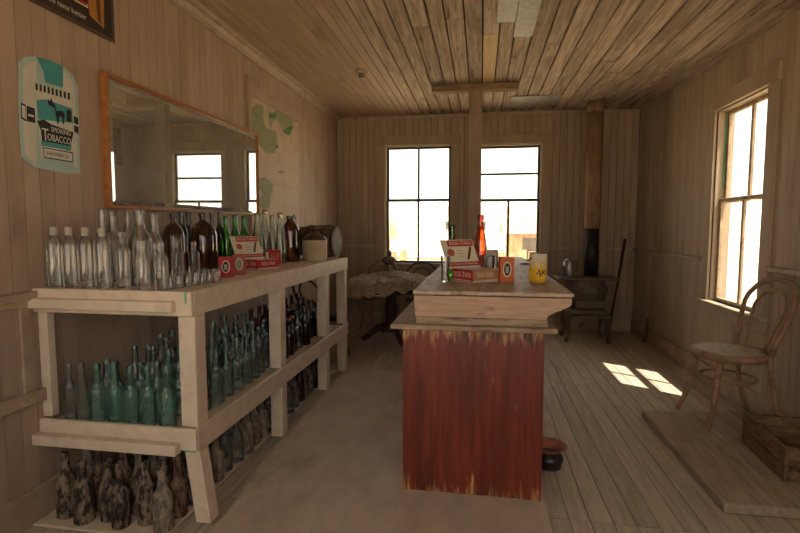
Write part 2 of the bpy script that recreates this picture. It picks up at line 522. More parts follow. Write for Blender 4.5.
# ------------------------------------------------------------------ the room
XL, XR, YB, YF, ZC = -2.084, 2.05, 7.02, -0.35, 3.0
T = 0.14


def ss(t):
    t = max(0.0, min(1.0, t))
    return t * t * (3 - 2 * t)


def sag(x, y):      # the old ceiling hangs lower towards the right-hand wall
    return 0.035 * ss((x - 0.2) / 1.8) + 0.13 * ss((x - 0.3) / 1.7) * ss((6.8 - y) / 2.2)


def subtract(a, b, cuts):
    segs = [(a, b)]
    for c0, c1 in cuts:
        nxt = []
        for s0, s1 in segs:
            if c1 <= s0 or c0 >= s1:
                nxt.append((s0, s1))
            else:
                if c0 - s0 > 0.01: nxt.append((s0, c0))
                if s1 - c1 > 0.01: nxt.append((c1, s1))
        segs = nxt
    return segs


# unit plank: x width 0..1, y length 0..1, z thickness 0..1, long top edges chamfered
def unit_plank(mat, c=0.012, e=0.022):
    g = G()
    prof = [(e, 0), (1 - e, 0), (1 - e, 0.45), (1 - c - e, 1), (c + e, 1), (e, 0.45)]
    n = len(prof)
    vs = [(p[0], 0, p[1]) for p in prof] + [(p[0], 1, p[1]) for p in prof]
    fs = [tuple(range(n)), tuple(range(n, 2 * n))[::-1]] + [(i, n + i, n + (i + 1) % n, (i + 1) % n) for i in range(n)]
    return g.add(vs, fs).mesh('plank', mat)


def put_plank(me, parent, o, ux, uy, uz, w, l, t):
    p = link('plank', me, parent)
    p.matrix_local = frame(o, Vector(ux) * w, Vector(uy) * l, Vector(uz) * t)
    return p


# openings
WB = [(-1.375, -0.420, 0.895, 2.575), (-0.06, 0.81, 0.93, 2.555)]            # back wall, x range, z range
WR = (4.0, 4.82, 0.75, 2.43)                                               # right wall, y range, z range
WF = [(-1.75, -0.80, 0.75, 2.4), (-0.45, 0.45, 0.80, 2.35), (0.80, 1.75, 0.75, 2.4)]


def slab(name, mat, lo, hi, openings, mk):
    """wall slab around openings; mk(u0,u1,z0,z1) -> box args"""
    g = G()
    us = sorted(set([lo, hi] + [u for o in openings for u in o[:2]]))
    for u0, u1 in zip(us[:-1], us[1:]):
        cuts = [(o[2], o[3]) for o in openings if o[0] <= u0 and o[1] >= u1]
        for z0, z1 in subtract(0.0, ZC + 0.12, cuts):
            g.box(*mk(u0, u1, z0, z1))
    return struct(g.build(name, mat))


PT = 0.012
wl = slab('wall_left', 'backing', YF, YB + T, [], lambda a, b, c, d: (XL - T, XL - PT, a, b, c, d))
wb = slab('wall_back', 'backing', XL - T, XR + T, WB, lambda a, b, c, d: (a, b, YB + PT, YB + T, c, d))
wr = slab('wall_right', 'backing', YF, YB + T, [WR], lambda a, b, c, d: (XR + PT, XR + T, a, b, c, d))
wf = slab('wall_front', 'wall_paint', XL - T, XR + T, WF, lambda a, b, c, d: (a, b, YF - T, YF, c, d))

pm_l, pm_b, pm_r = unit_plank('wall_paint'), unit_plank('back_paint', 0.015), unit_plank('right_paint')
y = YF
while y < YB - 0.02:
    w = min(0.083, YB - y)
    if y > -0.3:
        put_plank(pm_l, wl, (XL - PT, y, 0.0), (0, 1, 0), (0, 0, 1), (1, 0, 0), w, ZC, PT * random.uniform(0.85, 1.05))
    y += 0.083
x = XL
while x < XR - 0.01:
    w = min(0.092, XR - x)
    cuts = [(o[2], o[3]) for o in WB if o[1] > x and o[0] < x + w]
    for z0, z1 in subtract(0.0, ZC, cuts):
        put_plank(pm_b, wb, (x, YB + PT, z0), (1, 0, 0), (0, 0, 1), (0, -1, 0), w, z1 - z0, PT * random.uniform(0.7, 1.15))
    x += 0.092
y = YF
while y < YB - 0.01:
    w = min(0.076, YB - y)
    if y > -0.3:
        cuts = [(WR[2], WR[3])] if WR[1] > y and WR[0] < y + w else []
        for z0, z1 in subtract(0.0, ZC - 0.02, cuts):
            put_plank(pm_r, wr, (XR + PT, y + w, z0), (0, -1, 0), (0, 0, 1), (-1, 0, 0), w, z1 - z0, PT * random.uniform(0.85, 1.05))
    y += 0.076

# floor: dark ground under the boards, boards along the room
fl = struct(box('floor', 'sub_floor', (XL - T, XR + T, YF - T, YB + T, -0.12, -0.022)))
fm = unit_plank('floor_wood', 0.012, 0.007)
x = XL
while x < XR - 0.01:
    w = min(random.choice((0.098, 0.105, 0.102)), XR - x)
    cutsy = [YF, 2.36 + random.uniform(-0.004, 0.004)] if x > 0.2 else [YF]
    yy = cutsy[-1] + random.uniform(1.6, 4.2)
    if yy < YB - 0.8: cutsy.append(yy)
    cutsy.append(YB)
    for a, b in zip(cutsy[:-1], cutsy[1:]):
        put_plank(fm, fl, (x, a + 0.002, -0.022), (1, 0, 0), (0, 1, 0), (0, 0, 1), w - 0.0005, b - a - 0.004, 0.022 - random.choice((0, 0.0008, 0.0016)))
    x += w

# ceiling: roof slab, narrow painted boards at the left, rough wide boards beyond
cl = struct(box('ceiling', 'sub_floor', (XL - T, XR + T, YF - T, YB + T, ZC + 0.025, ZC + 0.12)))


def ceil_board(x0, x1, y0, y1, mat, t, drop=0.0):
    g = G()
    n = 5
    vs, fs = [], []
    for i in range(n + 1):
        y = y0 + (y1 - y0) * i / n
        e = 0.006
        z0, z1 = ZC - sag(x0, y) - drop, ZC - sag(x1, y) - drop
        vs += [(x0, y, z0 + t), (x0, y, z0 + e), (x0 + 0.004, y, z0), (x1 - 0.004, y, z1), (x1, y, z1 + e), (x1, y, z1 + t)]
    for i in range(n):
        a, b = i * 6, i * 6 + 6
        for k in range(6):
            k2 = (k + 1) % 6
            fs.append((a + k, a + k2, b + k2, b + k))
    fs += [tuple(range(6))[::-1], tuple(n * 6 + k for k in range(6))]
    return g.add(vs, fs).build('plank', mat, cl)


x = XL
while x < -1.0:
    ceil_board(x + 0.002, x + 0.083, YF, YB, 'ceil_paint', 0.02)
    x += 0.086
boards = []
while x < XR - 0.005:
    w = min(random.uniform(0.125, 0.15), XR - x)
    pale = x < 0.11 < x + w
    yy = [YF]
    while yy[-1] < YB - 1.2:
        yy.append(min(YB, yy[-1] + random.uniform(1.5, 3.4)))
    if yy[-1] < YB: yy[-1] = YB
    if pale:
        yy = [YF, 2.2, 4.25, 5.75, YB]
    for a, b in zip(yy[:-1], yy[1:]):
        mt = 'ceil_pale' if pale and a == 4.25 else 'ceil_wood'
        ceil_board(x + 0.005, x + w - 0.005, a + 0.003, b - 0.003, mt, 0.02, random.uniform(0, 0.008))
    x += w
for (a, b, c, d_) in ((0.10, 0.24, 3.5, 4.0), (0.245, 0.40, 3.55, 4.32), (0.34, 0.95, 6.2, 6.75)):
    zt = ZC - sag((a + b) / 2, (c + d_) / 2) - 0.010
    p = box('tin_patch', 'tin', (a, b, c, d_, zt - 0.006, zt), cl)

# trim
def trim(name, mat, a, parent=None, bev=0.004):
    return struct(box(name, mat, a, parent, bev))


g = G().prism([(0, 0), (0.075, 0), (0.07, -0.02), (0.045, -0.026), (0.022, -0.05), (0.018, -0.085), (0, -0.085)], YF, YB - 0.01,
              frame((XL, 0, ZC), (1, 0, 0), (0, 0, 1), (0, 1, 0)))
struct(g.build('trim_1', 'trim_paint'))
trim('trim_2', 'trim_paint', (XL + 0.0, XR, YB - 0.018, YB, ZC - 0.05, ZC - 0.012))
trim('baseboard_left', 'trim_paint', (XL, XL + 0.02, YF, YB, 0.0, 0.17))
trim('baseboard_right', 'trim_paint', (XR - 0.025, XR, YF, YB - 0.02, 0.0, 0.17))
trim('baseboard_back', 'trim_paint', (XL + 0.02, XR - 0.025, YB - 0.02, YB, 0.0, 0.16))
# chair rails
trim('trim_3', 'trim_paint', (XR - 0.045, XR, 4.96, YB - 0.05, 1.10, 1.13))
trim('trim_4', 'trim_paint', (XR - 0.04, XR, YF, 3.88, 1.09, 1.125))
trim('trim_5', 'trim_paint', (0.93, XR - 0.03, YB - 0.028, YB, 1.10, 1.14))
trim('trim_6', 'trim_paint', (XL + 0.03, -1.49, YB - 0.028, YB, 1.12, 1.16))
trim('trim_7', 'trim_paint', (XL, XL + 0.035, YF, 2.0, 1.065, 1.105))
trim('trim_8', 'trim_paint', (XL, XL + 0.018, YF, 2.0, 1.035, 1.065))
trim('trim_9', 'trim_paint', (XL, XL + 0.03, YF, 2.02, 0.575, 0.635))
trim('trim_10', 'trim_paint', (XL, XL + 0.016, 1.90, 1.965, 0.635, 1.035))
trim('trim_11', 'trim_paint', (XL + 0.02, XL + 0.04, 5.0, YB - 0.03, 1.0, 1.03))


# windows -----------------------------------------------------------------------------
def window(name, fr, u0, u1, z0, z1, sash_mat, meet, upper, lower, casing_mat, stool=0.06, cw=0.115, apron=True):
    """fr: local frame x = along wall, y = up, z = towards the room; depth 0 = wall face"""
    g = G(); B = lambda a, b, c, d, e, f: G().box(a, b, c, d, e, f, mat=fr, bev=0.004)
    root = struct(G().box(u0 - cw, u0, z0 - 0.02, z1, -0.002, 0.024, mat=fr, bev=0.004).build(name, casing_mat))
    B(u1, u1 + cw, z0 - 0.02, z1, -0.002, 0.024).build('casing', casing_mat, root)
    B(u0 - cw - 0.015, u1 + cw + 0.015, z1, z1 + 0.13, -0.002, 0.030).build('head_casing', casing_mat, root)
    B(u0 - cw - 0.02, u1 + cw + 0.02, z0 - 0.03, z0, -T, stool).build('sill', casing_mat, root)
    if apron:
        B(u0 - cw, u1 + cw, z0 - 0.12, z0 - 0.031, -0.002, 0.022).build('apron', casing_mat, root)
    j = 0.014
    B(u0 - 0.001, u0 + j, z0, z1, -T, -0.003).build('jamb', casing_mat, root)
    B(u1 - j, u1 + 0.001, z0, z1, -T, -0.003).build('jamb', casing_mat, root)
    B(u0 + j, u1 - j, z1 - j, z1 + 0.001, -T, -0.003).build('head_jamb', casing_mat, root)
    st = 0.032
    for (a, b, bars, dz) in ((z0, meet + 0.02, lower, -0.075), (meet - 0.02, z1 - j, upper, -0.11)):
        l, r = u0 + j, u1 - j
        s = B(l, l + st, a, b, dz, dz + 0.032).build('sash', sash_mat, root)
        B(r - st, r, a, b, dz, dz + 0.032).build('stile', sash_mat, s)
        B(l + st, r - st, a, a + st, dz, dz + 0.032).build('rail', sash_mat, s)
        B(l + st, r - st, b - st, b, dz, dz + 0.032).build('rail', sash_mat, s)
        il, ir, ib, it = l + st, r - st, a + st, b - st
        mid = dz + 0.016
        if bars == 'V':
            c = (il + ir) / 2
            B(c - 0.016, c + 0.016, ib, it, dz + 0.004, dz + 0.028).build('muntin', sash_mat, s)
            ps = ((il, c - 0.016, ib, it), (c + 0.016, ir, ib, it))
        else:
            c = (ib + it) / 2
            B(il, ir, c - 0.016, c + 0.016, dz + 0.004, dz + 0.028).build('muntin', sash_mat, s)
            ps = ((il, ir, ib, c - 0.016), (il, ir, c + 0.016, it))
        for q in ps:
            G().box(q[0], q[1], q[2], q[3], mid - 0.0015, mid + 0.0015, mat=fr).build('pane', 'pane', s)
    return root


frB = frame((0, YB, 0), (1, 0, 0), (0, 0, 1), (0, -1, 0))
frR = frame((XR, 0, 0), (0, 1, 0), (0, 0, 1), (-1, 0, 0))
frF = frame((0, YF, 0), (1, 0, 0), (0, 0, 1), (0, 1, 0))
o = WB[0]; window('window_1', frB, *o, 'sash_green', 1.80, 'V', 'V', 'back_paint', apron=False)
o = WB[1]; window('window_2', frB, *o, 'sash_green', 1.79, 'H', 'V', 'back_paint', apron=False)
o = WR; window('window_3', frR, *o, 'sash_tan', 1.64, 'V', 'V', 'right_paint')
for k, o in ((4, WF[0]), (5, WF[2])):
    window('window_%d' % k, frF, *o, 'sash_tan', 1.6, 'V', 'V', 'trim_paint')
g = G(); o = WF[1]
for a in ((o[0] - 0.1, o[0], YF, YF + 0.025, o[2] - 0.1, o[3]), (o[1], o[1] + 0.1, YF, YF + 0.025, o[2] - 0.1, o[3]), (o[0] - 0.1, o[1] + 0.1, YF, YF + 0.025, o[3], o[3] + 0.12), (o[0], o[1], YF, YF + 0.04, o[2] - 0.1, o[2])):
    g.box(*a)
struct(g.build('window_6', 'trim_paint'))

box('paint_edge', 'green_paint', (XR + 0.062, XR + 0.070, WR[1] - 0.020, WR[1] - 0.0135, 1.75, 2.40), bpy.data.objects['window_3'])
# ------------------------------------------------------------------ outdoors
struct(box('ground', 'desert', (-400, 400, -60, 700, -0.6, -0.35)))
g = G(); n = 40
vs, fs = [], []
for i in range(n + 1):
    xx = -420 + 840 * i / n
    hh = 16 + 9 * math.sin(i * 0.55) + 5 * math.sin(i * 1.3 + 1)
    vs += [(xx, 300, -0.5), (xx, 380, hh + 6), (xx, 520, hh * 0.9)]
for i in range(n):
    a = i * 3
    fs += [(a, a + 3, a + 4, a + 1), (a + 1, a + 4, a + 5, a + 2)]
struct(g.add(vs, fs, True).build('hills', 'hill'))


def shed(name, label, x0, x1, y0, y1, h, mat, wins, cat='building', ridge=0.7, face='y'):
    r = thing(name, label, cat, ((x0 + x1) / 2, (y0 + y1) / 2, -0.35))
    lx, ly = (x1 - x0) / 2, (y1 - y0) / 2
    box('wall', mat, (-lx, lx, -ly, ly, 0, h), r)
    rf = G().prism([(-ly - 0.3, h), (ly + 0.3, h), (0, h + ridge)], -lx - 0.3, lx + 0.3, frame((0, 0, 0), (0, 1, 0), (0, 0, 1), (1, 0, 0)))
    rf.build('roof', 'out_roof', r)
    for (a, b, c, d_) in wins:
        if face == 'y':
            q = (a, b, -ly - 0.05, -ly + 0.02, c, d_)
        else:
            q = (-lx - 0.05, -lx + 0.02, a, b, c, d_)
        wn = box('window', 'out_dark', q, r)
    return r


shed('long_house', 'long white building with a row of dark windows beyond the back windows', -4, 14, 42, 48, 3.0, 'out_white',
     [(-8 + k * 2.6, -7.2 + k * 2.6, 1.6, 2.3) for k in range(7)])
shed('wooden_shed', 'weathered brown wooden shed outside the split-pane back window', 1.2, 4.2, 22, 25, 1.5, 'out_wood', [(-0.9, -0.2, 0.2, 1.3)])
shed('wooden_shed', 'low plank shed behind the green-sashed back window', -5.6, -3.6, 17, 19.5, 1.35, 'out_wood', [(-0.5, 0.1, 0.3, 1.1)])
shed('plank_house', 'pale plank house outside the sunny side window', 20, 26, 22, 34, 2.9, 'out_white', [(-4, -2.8, 1.0, 2.2), (1, 2.2, 1.0, 2.2)], face='x')
fr_ = thing('plank_fence', 'old grey plank fence outside the back windows', 'fence', (0, 16, -0.35))
for k in range(22):
    xx = -6.5 + k * 0.32 + (1.6 if k > 12 else 0)
    box('board', 'out_wood', (xx, xx + 0.26, 0, 0.03, 0, 0.95 + 0.12 * random.random()), fr_)
for k in (0, 1):
    box('rail', 'out_wood', (-6.6, 2.4, 0.03, 0.08, 0.3 + 0.4 * k, 0.38 + 0.4 * k), fr_)

# ------------------------------------------------------------------ support post
po = thing('support_post', 'square timber post carrying a short crosspiece under the ceiling', 'post', (-0.078, 5.64, 0))
zc = 2.985
G().box(-0.075, 0.075, -0.05, 0.05, 0, zc - 0.075, bev=0.006).build('post', 'post_paint', po)
G().box(-0.48, 0.46, -0.06, 0.06, zc - 0.075, zc, bev=0.006).build('crosspiece', 'cross_wood', po)
hk = thing('ceiling_fixture', 'small wooden block fixture on the ceiling boards', 'fixture', (-1.22, 4.99, ZC))
G().box(-0.05, 0.05, -0.05, 0.05, -0.03, 0, bev=0.006).build('block', 'ceil_wood', hk)
G().lathe([(0.0, -0.075), (0.028, -0.07), (0.03, -0.04), (0.02, -0.03)], 12).build('socket', 'iron', hk)

# ------------------------------------------------------------------ bottle rack
SF = -1.265           # front face
Y0, Y1 = 1.975, 4.56
ZT, ZM, ZB = 1.115, 0.455, 0.014
rk = thing('bottle_rack', 'long cream-painted open wooden rack of three levels holding bottles', 'shelf', (0, 0, 0))


def rb(name, x0, x1, y0, y1, z0, z1, bev=0.004):
    return box(name, 'shelf_paint', (x0, x1, y0, y1, z0, z1), rk, bev)


XW = XL + 0.001
XS = XL + 0.022
rb('top_board', XW, SF - 0.022, Y0 + 0.022, Y1, ZT - 0.025, ZT)
rb('shelf_board', XW, SF - 0.022, Y0 + 0.022, Y1, ZM - 0.025, ZM)
rb('bottom_board', XS, SF - 0.12, Y0 - 0.085, Y1, 0.002, ZB)
rb('front_rail', SF - 0.022, SF, Y0 + 0.022, Y1 + 0.01, 1.005, ZT + 0.003)
rb('front_rail', SF - 0.022, SF, Y0 + 0.022, Y1 + 0.01, 0.37, 0.488)
rb('end_rail', XW, SF, Y0, Y0 + 0.022, ZT - 0.110, ZT + 0.003)
rb('end_moulding', XW, SF - 0.075, Y0 - 0.035, Y0, ZT - 0.088, ZT - 0.040)
rb('end_rail', XW, SF, Y0, Y0 + 0.022, 0.385, 0.488)
rb('end_moulding', XW, SF - 0.075, Y0 - 0.045, Y0, 0.375, 0.425)
rb('back_post', XW, XW + 0.05, Y0 + 0.024, Y0 + 0.07, 0.49, ZT - 0.026)
PY = (Y0 + 0.0225, 2.955, 3.90, 4.46)
for k, py in enumerate(PY):
    d2 = 0.085 if k else 0.09
    rb('post', SF - 0.083, SF - 0.002, py, py + d2, 0.4885, 1.0045)
    if k:
        rb('post', SF - 0.083, SF - 0.002, py, py + d2, 0.0305, 0.3695)
# the near lower post splays outward
g = G()
xa, xb_ = SF - 0.075, SF - 0.022
pts = [(xa, Y0 + 0.03, 0.37), (xb_ + 0.022, Y0 + 0.03, 0.37), (xb_ + 0.022, Y0 + 0.10, 0.37), (xa, Y0 + 0.10, 0.37)]
ptb = [(p[0] + 0.045, p[1], 0.031) for p in pts]
g.add(pts + ptb, [(0, 1, 2, 3), (7, 6, 5, 4)] + [(i, i + 4, (i + 1) % 4 + 4, (i + 1) % 4) for i in range(4)])
g.build('post', 'shelf_paint', rk)
box('paint_chip', 'green_paint', (SF - 0.030, SF - 0.022, Y0 - 0.001, Y0 + 0.002, ZT - 0.05, ZT + 0.0035), rk)
box('paint_chip', 'green_paint', (-1.62, -1.36, Y0 - 0.034, Y0 - 0.002, ZT - 0.0885, ZT - 0.087), rk)
box('paint_chip', 'green_paint', (-1.33, -1.268, Y0 - 0.001, Y0 + 0.004, 0.383, 0.389), rk)

# ------------------------------------------------------------------ bottles
PROF = {
    'beer': [(0.0, 0.03), (0.85, 0.0), (1, 0.02), (1, 0.50), (0.97, 0.56), (0.82, 0.62), (0.60, 0.67), (0.46, 0.73), (0.38, 0.90), (0.37, 0.92), (0.47, 0.925), (0.47, 0.97), (0.41, 0.985), (0.40, 1.0), (0.30, 1.0), (0.28, 0.92)],
    'bulb': [(0.0, 0.03), (0.84, 0.0), (0.93, 0.02), (0.93, 0.36), (0.98, 0.42), (1.0, 0.48), (0.95, 0.54), (0.74, 0.585), (0.52, 0.62), (0.43, 0.68), (0.33, 0.90), (0.42, 0.905), (0.44, 0.94), (0.40, 0.99), (0.35, 1.0), (0.26, 1.0), (0.25, 0.90)],
    'cone': [(0.0, 0.03), (0.88, 0.0), (1, 0.02), (0.99, 0.32), (0.90, 0.46), (0.68, 0.64), (0.48, 0.80), (0.37, 0.91), (0.45, 0.92), (0.46, 0.97), (0.40, 1.0), (0.30, 1.0), (0.28, 0.92)],
    'wine': [(0.0, 0.05), (0.88, 0.0), (1, 0.02), (1, 0.55), (0.95, 0.60), (0.75, 0.67), (0.50, 0.74), (0.38, 0.82), (0.36, 0.93), (0.43, 0.935), (0.43, 0.97), (0.38, 1.0), (0.29, 1.0), (0.27, 0.93)],
    'flask': [(0.0, 0.02), (0.92, 0.0), (1, 0.02), (1, 0.68), (0.95, 0.73), (0.72, 0.80), (0.48, 0.84), (0.40, 0.87), (0.40, 0.96), (0.30, 0.96), (0.28, 0.90)],
    'medicine': [(0.0, 0.02), (0.92, 0.0), (1, 0.02), (1, 0.62), (0.92, 0.68), (0.60, 0.74), (0.42, 0.78), (0.40, 0.90), (0.54, 0.905), (0.54, 0.97), (0.46, 1.0), (0.32, 1.0), (0.30, 0.92)],
    'jug': [(0.0, 0.02), (0.92, 0.0), (1, 0.03), (1, 0.55), (0.97, 0.64), (0.84, 0.73), (0.58, 0.81), (0.34, 0.85), (0.24, 0.88), (0.23, 0.94), (0.30, 0.945), (0.30, 1.0), (0.2, 1.0), (0.19, 0.94)],
    'growler': [(0.0, 0.02), (0.94, 0.0), (1, 0.03), (1, 0.66), (0.93, 0.73), (0.68, 0.82), (0.44, 0.88), (0.36, 0.91), (0.46, 0.915), (0.46, 1.0), (0.32, 1.0), (0.3, 0.92)],
    'shot': [(0.0, 0.12), (0.98, 0.0), (1.0, 0.02), (0.96, 0.3), (0.78, 1.0), (0.70, 1.0)],
    'tumbler': [(0.0, 0.06), (0.80, 0.0), (0.84, 0.03), (1.0, 1.0), (0.94, 1.0), (0.80, 0.08), (0, 0.08)],
}
MC = {}


def bottle_mesh(kind, mat):
    if (kind, mat) not in MC:
        seg = 20
        MC[(kind, mat)] = G().lathe(PROF[kind], seg, sq=(4.0 if kind in ('flask', 'medicine') else 0)).mesh(kind + '_bottle', mat)
    return MC[(kind, mat)]


def bottle(name, kind, mat, loc, r, h, label, group, cat='bottle', cap=None, rz=None):
    o = link(name, bottle_mesh(kind, mat))
    o.location = loc; o.scale = (r, r, h)
    o.rotation_euler = (0, 0, random.uniform(0, 6.28) if rz is None else rz)
    tag(o, label, cat, group)
    if cap:
        key = ('cap', cap)
        if key not in MC:
            MC[key] = {'screw': lambda: G().lathe([(0, 0.86), (0.47, 0.86), (0.48, 0.87), (0.48, 0.985), (0.44, 1.0), (0, 1.0)], 16).mesh('cap', 'cap_white'),
                       'cork': lambda: G().lathe([(0, 0.96), (0.27, 0.96), (0.31, 1.03), (0, 1.035)], 12).mesh('cork', 'cork'),
                       'crown': lambda: G().lathe([(0.49, 0.975), (0.50, 0.99), (0.42, 1.02), (0, 1.022)], 14).mesh('crown_cap', 'rust_rim')}[cap]()
        link({'screw': 'cap', 'cork': 'cork', 'crown': 'crown_cap'}[cap], MC[key], o)
    return o


TOP = 'on the top level of the cream bottle rack'


def top(px, y, tp, w, kind, mat, label, group, cap=None, name='glass_bottle', cat='bottle', z=ZT, rs=1.0):
    q = ony(px, 260, y)
    hgt = ony(px, tp, y).z - z
    r = w / 2 * (q - CAM).dot(FWD) / F * rs
    if kind in ('flask', 'medicine'):
        r *= 0.80
    x = max(q.x, XL + r * 1.15 + 0.004)
    return bottle(name, kind, mat, (x, y, z + 0.0005), r, hgt, label, group, cat, cap, rz=(TH + 0.75 if kind in ('flask', 'medicine') else None))


ORD = ('first', 'second', 'third', 'fourth', 'fifth')


def series(rows, kind, mat, fmt, group, cap=None):
    for i, row in enumerate(rows):
        kd = row[4] if len(row) > 4 and row[4] in PROF else kind
        cp_ = row[5] if len(row) > 5 else cap
        top(*row[:4], kd, mat, fmt % ORD[i], group, cap=cp_)


series(((55, 2.065, 227, 18), (70.5, 2.07, 227, 18), (86.5, 2.065, 227.5, 18.5), (103, 2.06, 228, 19)), 'flask', 'clear',
       '%s white-capped clear flask counting from the wall at the rack end', 'capped clear flasks on the rack top', 'screw')
series(((123, 2.09, 232, 16), (143, 2.05, 241, 15.5), (161, 2.06, 242, 15), (177.5, 2.45, 239, 14), (194, 2.62, 242, 12.5)), 'medicine', 'clear',
       '%s small uncapped clear bottle after the capped flasks on the rack top', 'small clear medicine bottles on the rack top')
series(((104, 2.21, 209, 15, 'wine'), (114, 2.33, 211, 15, 'beer'), (129.5, 2.52, 212, 16, 'wine'), (141, 2.21, 209.5, 22, 'wine'), (155, 2.42, 213.5, 17, 'beer')), 'wine', 'clear',
       '%s tall clear bottle from the wall end behind the small clear bottles', 'tall clear bottles on the rack top')
series(((183.5, 3.0, 211, 13), (190, 3.15, 212, 11), (213, 3.35, 213, 10.5), (221, 3.48, 212, 10.5)), 'wine', 'dark_green',
       '%s dark wine bottle counting along the wall from the smaller brown jug', 'dark wine bottles under the mirror')
series(((227, 3.28, 216, 12), (236, 3.45, 215, 11.5), (245, 3.62, 216, 11.5)), 'beer', 'green',
       '%s bright green bottle behind the cigar box counting from the large jug', 'bright green bottles on the rack')
series(((258.5, 3.72, 213, 14, 'cone', None), (266, 3.93, 210.5, 12, 'cone', 'crown'), (273, 4.05, 215, 11.5, 'cone', None), (281, 3.80, 213.5, 12, 'cone', 'crown')), 'cone', 'pale_green',
       '%s pale green long-neck bottle past the bright green ones on the rack', 'pale green bottles on the rack')


def jug(px, base, tp, w, kind, label):
    o = top(px, base, tp, w, kind, 'amber', label, None, name='glass_jug', cat='jug')
    pts = [(0.25, 0, 0.965), (0.45, 0, 0.99), (0.58, 0, 0.95), (0.6, 0, 0.86), (0.55, 0, 0.80)]
    G().tube(pts, [0.05] * 5, 6).build('handle', 'amber', o)
    return o


jug(174.5, 2.66, 214, 22, 'jug', 'smaller brown glass jug between the clear bottles and dark wine bottles')
jug(204, 2.93, 213.5, 28, 'jug', 'large brown glass jug behind the red oval-label box')
jug(291, 3.97, 216, 18.5, 'growler', 'tall dark brown growler jug beside the stoneware jug')
# stoneware jug
p = ony(315, 258.5, 4.10); dist = (p - CAM).dot(FWD); k = dist / F
sj = thing('stoneware_jug', 'two-tone stoneware jug with brown shoulder and cream body on the rack', 'jug', (p.x, p.y, ZT + 0.0005))
r, h = 12.2 * k, 33 * k
G().lathe([(0, 0.004), (r * 0.95, 0), (r, 0.01), (r, h * 0.60), (r * 1.02, h * 0.62), (0, h * 0.62)], 24).build('body', 'stone_cream', sj)
G().lathe([(r * 1.02, h * 0.621), (r * 1.0, h * 0.66), (r * 0.75, h * 0.76), (r * 0.38, h * 0.83), (r * 0.24, h * 0.87), (r * 0.24, h * 0.93), (r * 0.32, h * 0.94), (r * 0.3, h), (0, h)], 24).build('shoulder', 'stone_brown', sj)
G().tube([(r * 0.28, 0, h * 0.94), (r * 0.55, 0, h * 0.98), (r * 0.75, 0, h * 0.90), (r * 0.72, 0, h * 0.78)], 0.008, 6).build('handle', 'stone_brown', sj)
# keg on its side at the far end
p = Vector((-1.375, 4.42, ZT))
kr = 0.155
kg = thing('wooden_keg', 'small dark wooden keg lying on its side at the far end of the rack', 'keg', (p.x - 0.0, p.y, ZT + 0.006), -0.12)
ax = frame((0, 0, kr), (0, 1, 0), (0, 0, 1), (1, 0, 0))
for i in range(14):
    a0, a1 = 2 * math.pi * i / 14 + 0.01, 2 * math.pi * (i + 1) / 14 - 0.01
    g = G(); vs, fs = [], []
    for j, (zz, rr) in enumerate(((-0.34, 0.82), (-0.22, 0.94), (-0.10, 1.0), (0.0, 0.96), (0.06, 0.86))):
        for (aa, rm) in ((a0, kr), (a1, kr), (a1, kr - 0.012), (a0, kr - 0.012)):
            q = ax @ Vector((math.cos(aa) * rm * rr, math.sin(aa) * rm * rr, zz)); vs.append(q)
    for j in range(4):
        for m_ in range(4):
            fs.append((j * 4 + m_, j * 4 + (m_ + 1) % 4, j * 4 + 4 + (m_ + 1) % 4, j * 4 + 4 + m_))
    fs += [(3, 2, 1, 0), (16, 17, 18, 19)]
    g.add(vs, fs).build('stave', 'keg_wood', kg)
for zz, rr in ((0.045, 0.895), (-0.03, 0.985), (-0.2, 0.975), (-0.32, 0.865)):
    G().lathe([(kr * rr, zz - 0.011), (kr * (rr + 0.022), zz - 0.011), (kr * (rr + 0.022), zz + 0.011), (kr * rr, zz + 0.011)], 28, ax, smooth=False).build('hoop', 'hoop', kg)
G().lathe([(0, 0.03), (kr * 0.80, 0.03), (kr * 0.80, 0.042), (0, 0.042)], 24, ax, smooth=False).build('head', 'keg_head', kg)
G().lathe([(0, -0.33), (kr * 0.78, -0.33), (kr * 0.78, -0.32), (0, -0.32)], 24, ax, smooth=False).build('head', 'keg_head', kg)

# shot glasses
pa, pb_ = onz(171, 288.5, ZT), onz(217, 282, ZT)
for i in range(7):
    t = i / 6
    p = pa.lerp(pb_, t)
    bottle('shot_glass', 'shot', 'clear', (p.x, p.y, ZT + 0.0005), 0.0225, 0.068, 'small clear fluted shot glass upside down at the front corner of the rack', 'row of shot glasses', 'glass')
for i in range(5):
    p = pa.lerp(pb_, 0.1 + i * 0.2) + Vector((-0.062, 0.035, 0))
    bottle('shot_glass', 'shot', 'clear', (p.x, p.y, ZT + 0.0005), 0.0225, 0.068, 'small clear fluted shot glass upside down at the front corner of the rack', 'row of shot glasses', 'glass')

# middle level ------------------------------------------------------------------
MIDL = {
    ('bulb', 'teal'): 'teal bulb-shouldered bottle',
    ('bulb', 'aqua'): 'aqua bulb-shouldered bottle',
    ('cone', 'smoke'): 'smoky cone-shaped bottle',
    ('beer', 'smoke'): 'smoky long-neck bottle',
    ('beer', 'aqua'): 'aqua long-neck bottle',
    ('wine', 'aqua'): 'aqua slope-shouldered bottle',
    ('beer', 'amber'): 'dark brown beer bottle',
    ('wine', 'smoke'): 'smoky slope-shouldered bottle',
    ('bulb', 'smoke'): 'smoky bulb-shouldered bottle',
}


def where(x, y, level):
    bay = 'end opening' if y < 2.16 else 'first bay' if y < 2.96 else 'second bay' if y < 3.9 else 'last bay'
    row = '' if y < 2.16 else ', outer row' if x > -1.46 else ', inner rows'
    return ', %s shelf, %s%s' % (level, bay, row)


placed = []


def mid(x, y, r, h, kind, mat, cap=None):
    placed.append((x, y, r))
    lab = ('rusty-capped ' if cap else '') + MIDL[(kind, mat)] + where(x, y, 'middle')
    return bottle('glass_bottle', kind, mat, (x, y, ZM + 0.0005), r, h, lab, lab, 'bottle', cap)


